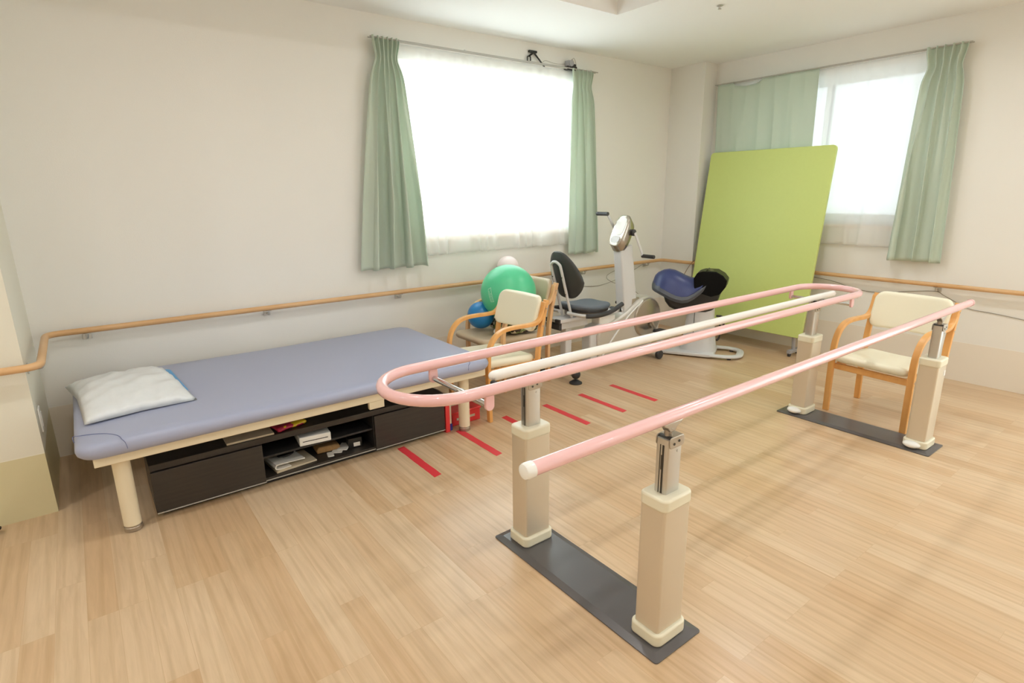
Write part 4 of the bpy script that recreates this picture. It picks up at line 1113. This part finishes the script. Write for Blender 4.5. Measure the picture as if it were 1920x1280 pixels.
# ------------------------------------------------------------------ lime green board
def board():
    t = thing('green_board', 'large lime green board standing tilted against the right wall', 'board', (5.2, 2.98, 0))
    xt, zt, xb, zb = 5.318, 1.865, 5.085, .185
    L = math.hypot(xt - xb, zt - zb); a = math.atan2(xt - xb, zt - zb)
    bm = B(); prism(bm, rrect(-.597, .632, 0, L, .035, 6), 'x', 0, .03)
    m = Matrix.Translation((xb, 2.985, zb)) @ Matrix.Rotation(a, 4, 'Y')
    for v in bm.verts: v.co = m @ v.co
    panel = obj('panel', bm, 'lime', t, world=True, bev=.004, seg=2)
    Wm = WORLD[t.name].inverted()
    for y in (2.475, 3.50):
        bm = B(); tube(bm, [m @ Vector((.045, y - 2.985, .9)), m @ Vector((.045, y - 2.985, .02)), (xb + .07, y, .045)], .016, 10)
        box(bm, xb - .02, xb + .17, y - .018, y + .018, .03, .06)
        l = obj('leg', bm, 'mid_grey', t, world=True, bev=.003)
        for dx in (.0, .15):
            bm = B(); lathe(bm, [(.018, -.01), (.018, .01)], 16, (xb + dx, y, .018), 'y'); obj('caster', bm, 'black_rubber', l).data.transform(Wm)
board()

# ------------------------------------------------------------------ small wall things
def wire(name, label, m, pts, r, cat='cable'):
    bm = B(); tube(bm, smooth_path(pts, 6), r, 8); return tag(obj(name, bm, m), label, cat)
wire('cable', 'grey cable drooping along the right wall under the handrail', 'wire',
     [(XB - .006, 2.75, .72), (XB - .006, 2.36, .69), (XB - .006, 2.14, .64), (XB - .006, 1.93, .63), (XB - .008, 1.70, .672), (XB - .012, 1.535, .693), (XB - .010, 1.47, .665), (XB - .006, 1.36, .61), (XB - .006, 1.28, .582), (XB - .006, 1.15, .573), (XB - .006, .96, .552), (XB - .006, .6, .50), (XB - .006, .1, .40)], .0026)
wire('cable', 'thin grey cable looping on the back wall behind the exercise bike', 'wire',
     [(3.70, YA - .005, .66), (3.95, YA - .005, .585), (4.20, YA - .005, .555), (4.45, YA - .005, .58), (4.75, YA - .005, .66), (4.98, YA - .005, .74)], .0022)
wire('power_cord', 'dark cord hanging from the pillar handrail to the riding exerciser', 'brown_wire',
     [(5.235, 3.625, .760), (5.22, 3.648, .778), (5.16, 3.645, .760), (5.06, 3.62, .715), (4.90, 3.56, .64), (4.70, 3.46, .56), (4.58, 3.40, .48)], .0028)
wire('brown_cable', 'brown cable lying on the floor between bike and riding exerciser', 'brown_wire',
     [(4.32, 3.74, .004), (4.55, 3.86, .004), (4.80, 3.80, .004), (5.0, 3.66, .004), (5.10, 3.45, .004)], .0035)
wire('bike_plug_cord', 'grey cord running from the bike to the back wall', 'wire',
     [(4.10, 3.44, .56), (4.12, 3.60, .62), (4.16, 3.85, .63), (4.30, 4.05, .66), (4.60, YA - .005, .72)], .0025)
t = thing('wall_outlet', 'white wall socket low on the side of the left pillar', 'wall socket', (XP, 3.48, .45))
bm = B(); box(bm, .0005, .009, -.035, .035, -.06, .06); obj('cover_plate', bm, 'white_plastic', t, bev=.003)
bm = B(); box(bm, .0085, .012, -.018, .018, -.035, .035); obj('socket', bm, 'white_plastic', t, bev=.002)
# clip and small camera above curtain rail
t = thing('black_clamp', 'black folding clamp arm fixed above the back window rail', 'clamp', (3.37, YA, 2.62))
bm = B(); box(bm, -.055, .03, -.024, -.001, .025, .043); obj('wall_plate', bm, 'black', t, bev=.003)
bm = B(); tube(bm, [(0.0, -.014, .028), (.105, -.03, -.075)], .007, 8); obj('arm', bm, 'black', t)
bm = B(); tube(bm, [(0.0, -.016, .030), (-.055, -.018, -.005)], .007, 8); tube(bm, corner_path([(-.075, -.018, -.055), (-.075, -.018, -.008), (-.040, -.018, -.008), (-.040, -.018, -.055)], .01, 3), .005, 8); obj('hook', bm, 'black', t)
t = thing('wall_camera', 'small black camera with a wire loop above the right end of the rail', 'camera', (3.80, YA, 2.59))
bm = B(); box(bm, -.075, .035, -.060, -.001, -.045, -.010); obj('mount', bm, 'black', t, bev=.003)
bm = B(); lathe(bm, [(.026, -.070), (.026, -.025), (.018, -.02)], 18, (-.04, 0, .012), 'y'); box(bm, -.066, -.052, -.06, -.006, -.03, .035); obj('lens_barrel', bm, 'mid_grey', t)
bm = B(); box(bm, -.01, .03, -.05, -.003, -.035, .012); tube(bm, [(.005, -.03, .0), (.0, -.03, .055)], .004, 8); obj('body', bm, 'black', t, bev=.003)
bm = B(); tube(bm, smooth_path([(.0, -.03, .05), (.03, -.02, .068), (.06, -.012, .04), (.07, -.01, -.005), (.045, -.01, -.05)], 6), .0016, 6); tube(bm, smooth_path([(-.075, -.03, .005), (-.18, -.01, .0), (-.30, -.02, .01), (-.345, -.028, -.01)], 5), .0014, 6); obj('thin_wire', bm, 'wire', t)
t = thing('black_strap', 'small black buckle lying on the floor at the far left edge', 'strap', (-.515, 3.290, 0))
bm = B(); tube(bm, smooth_path([(-.04, -.01, .012), (-.01, -.03, .02), (.02, -.01, .03), (.0, .02, .018), (-.04, .015, .010)], 5, closed=False), .009, 8); obj('webbing', bm, 'black', t)
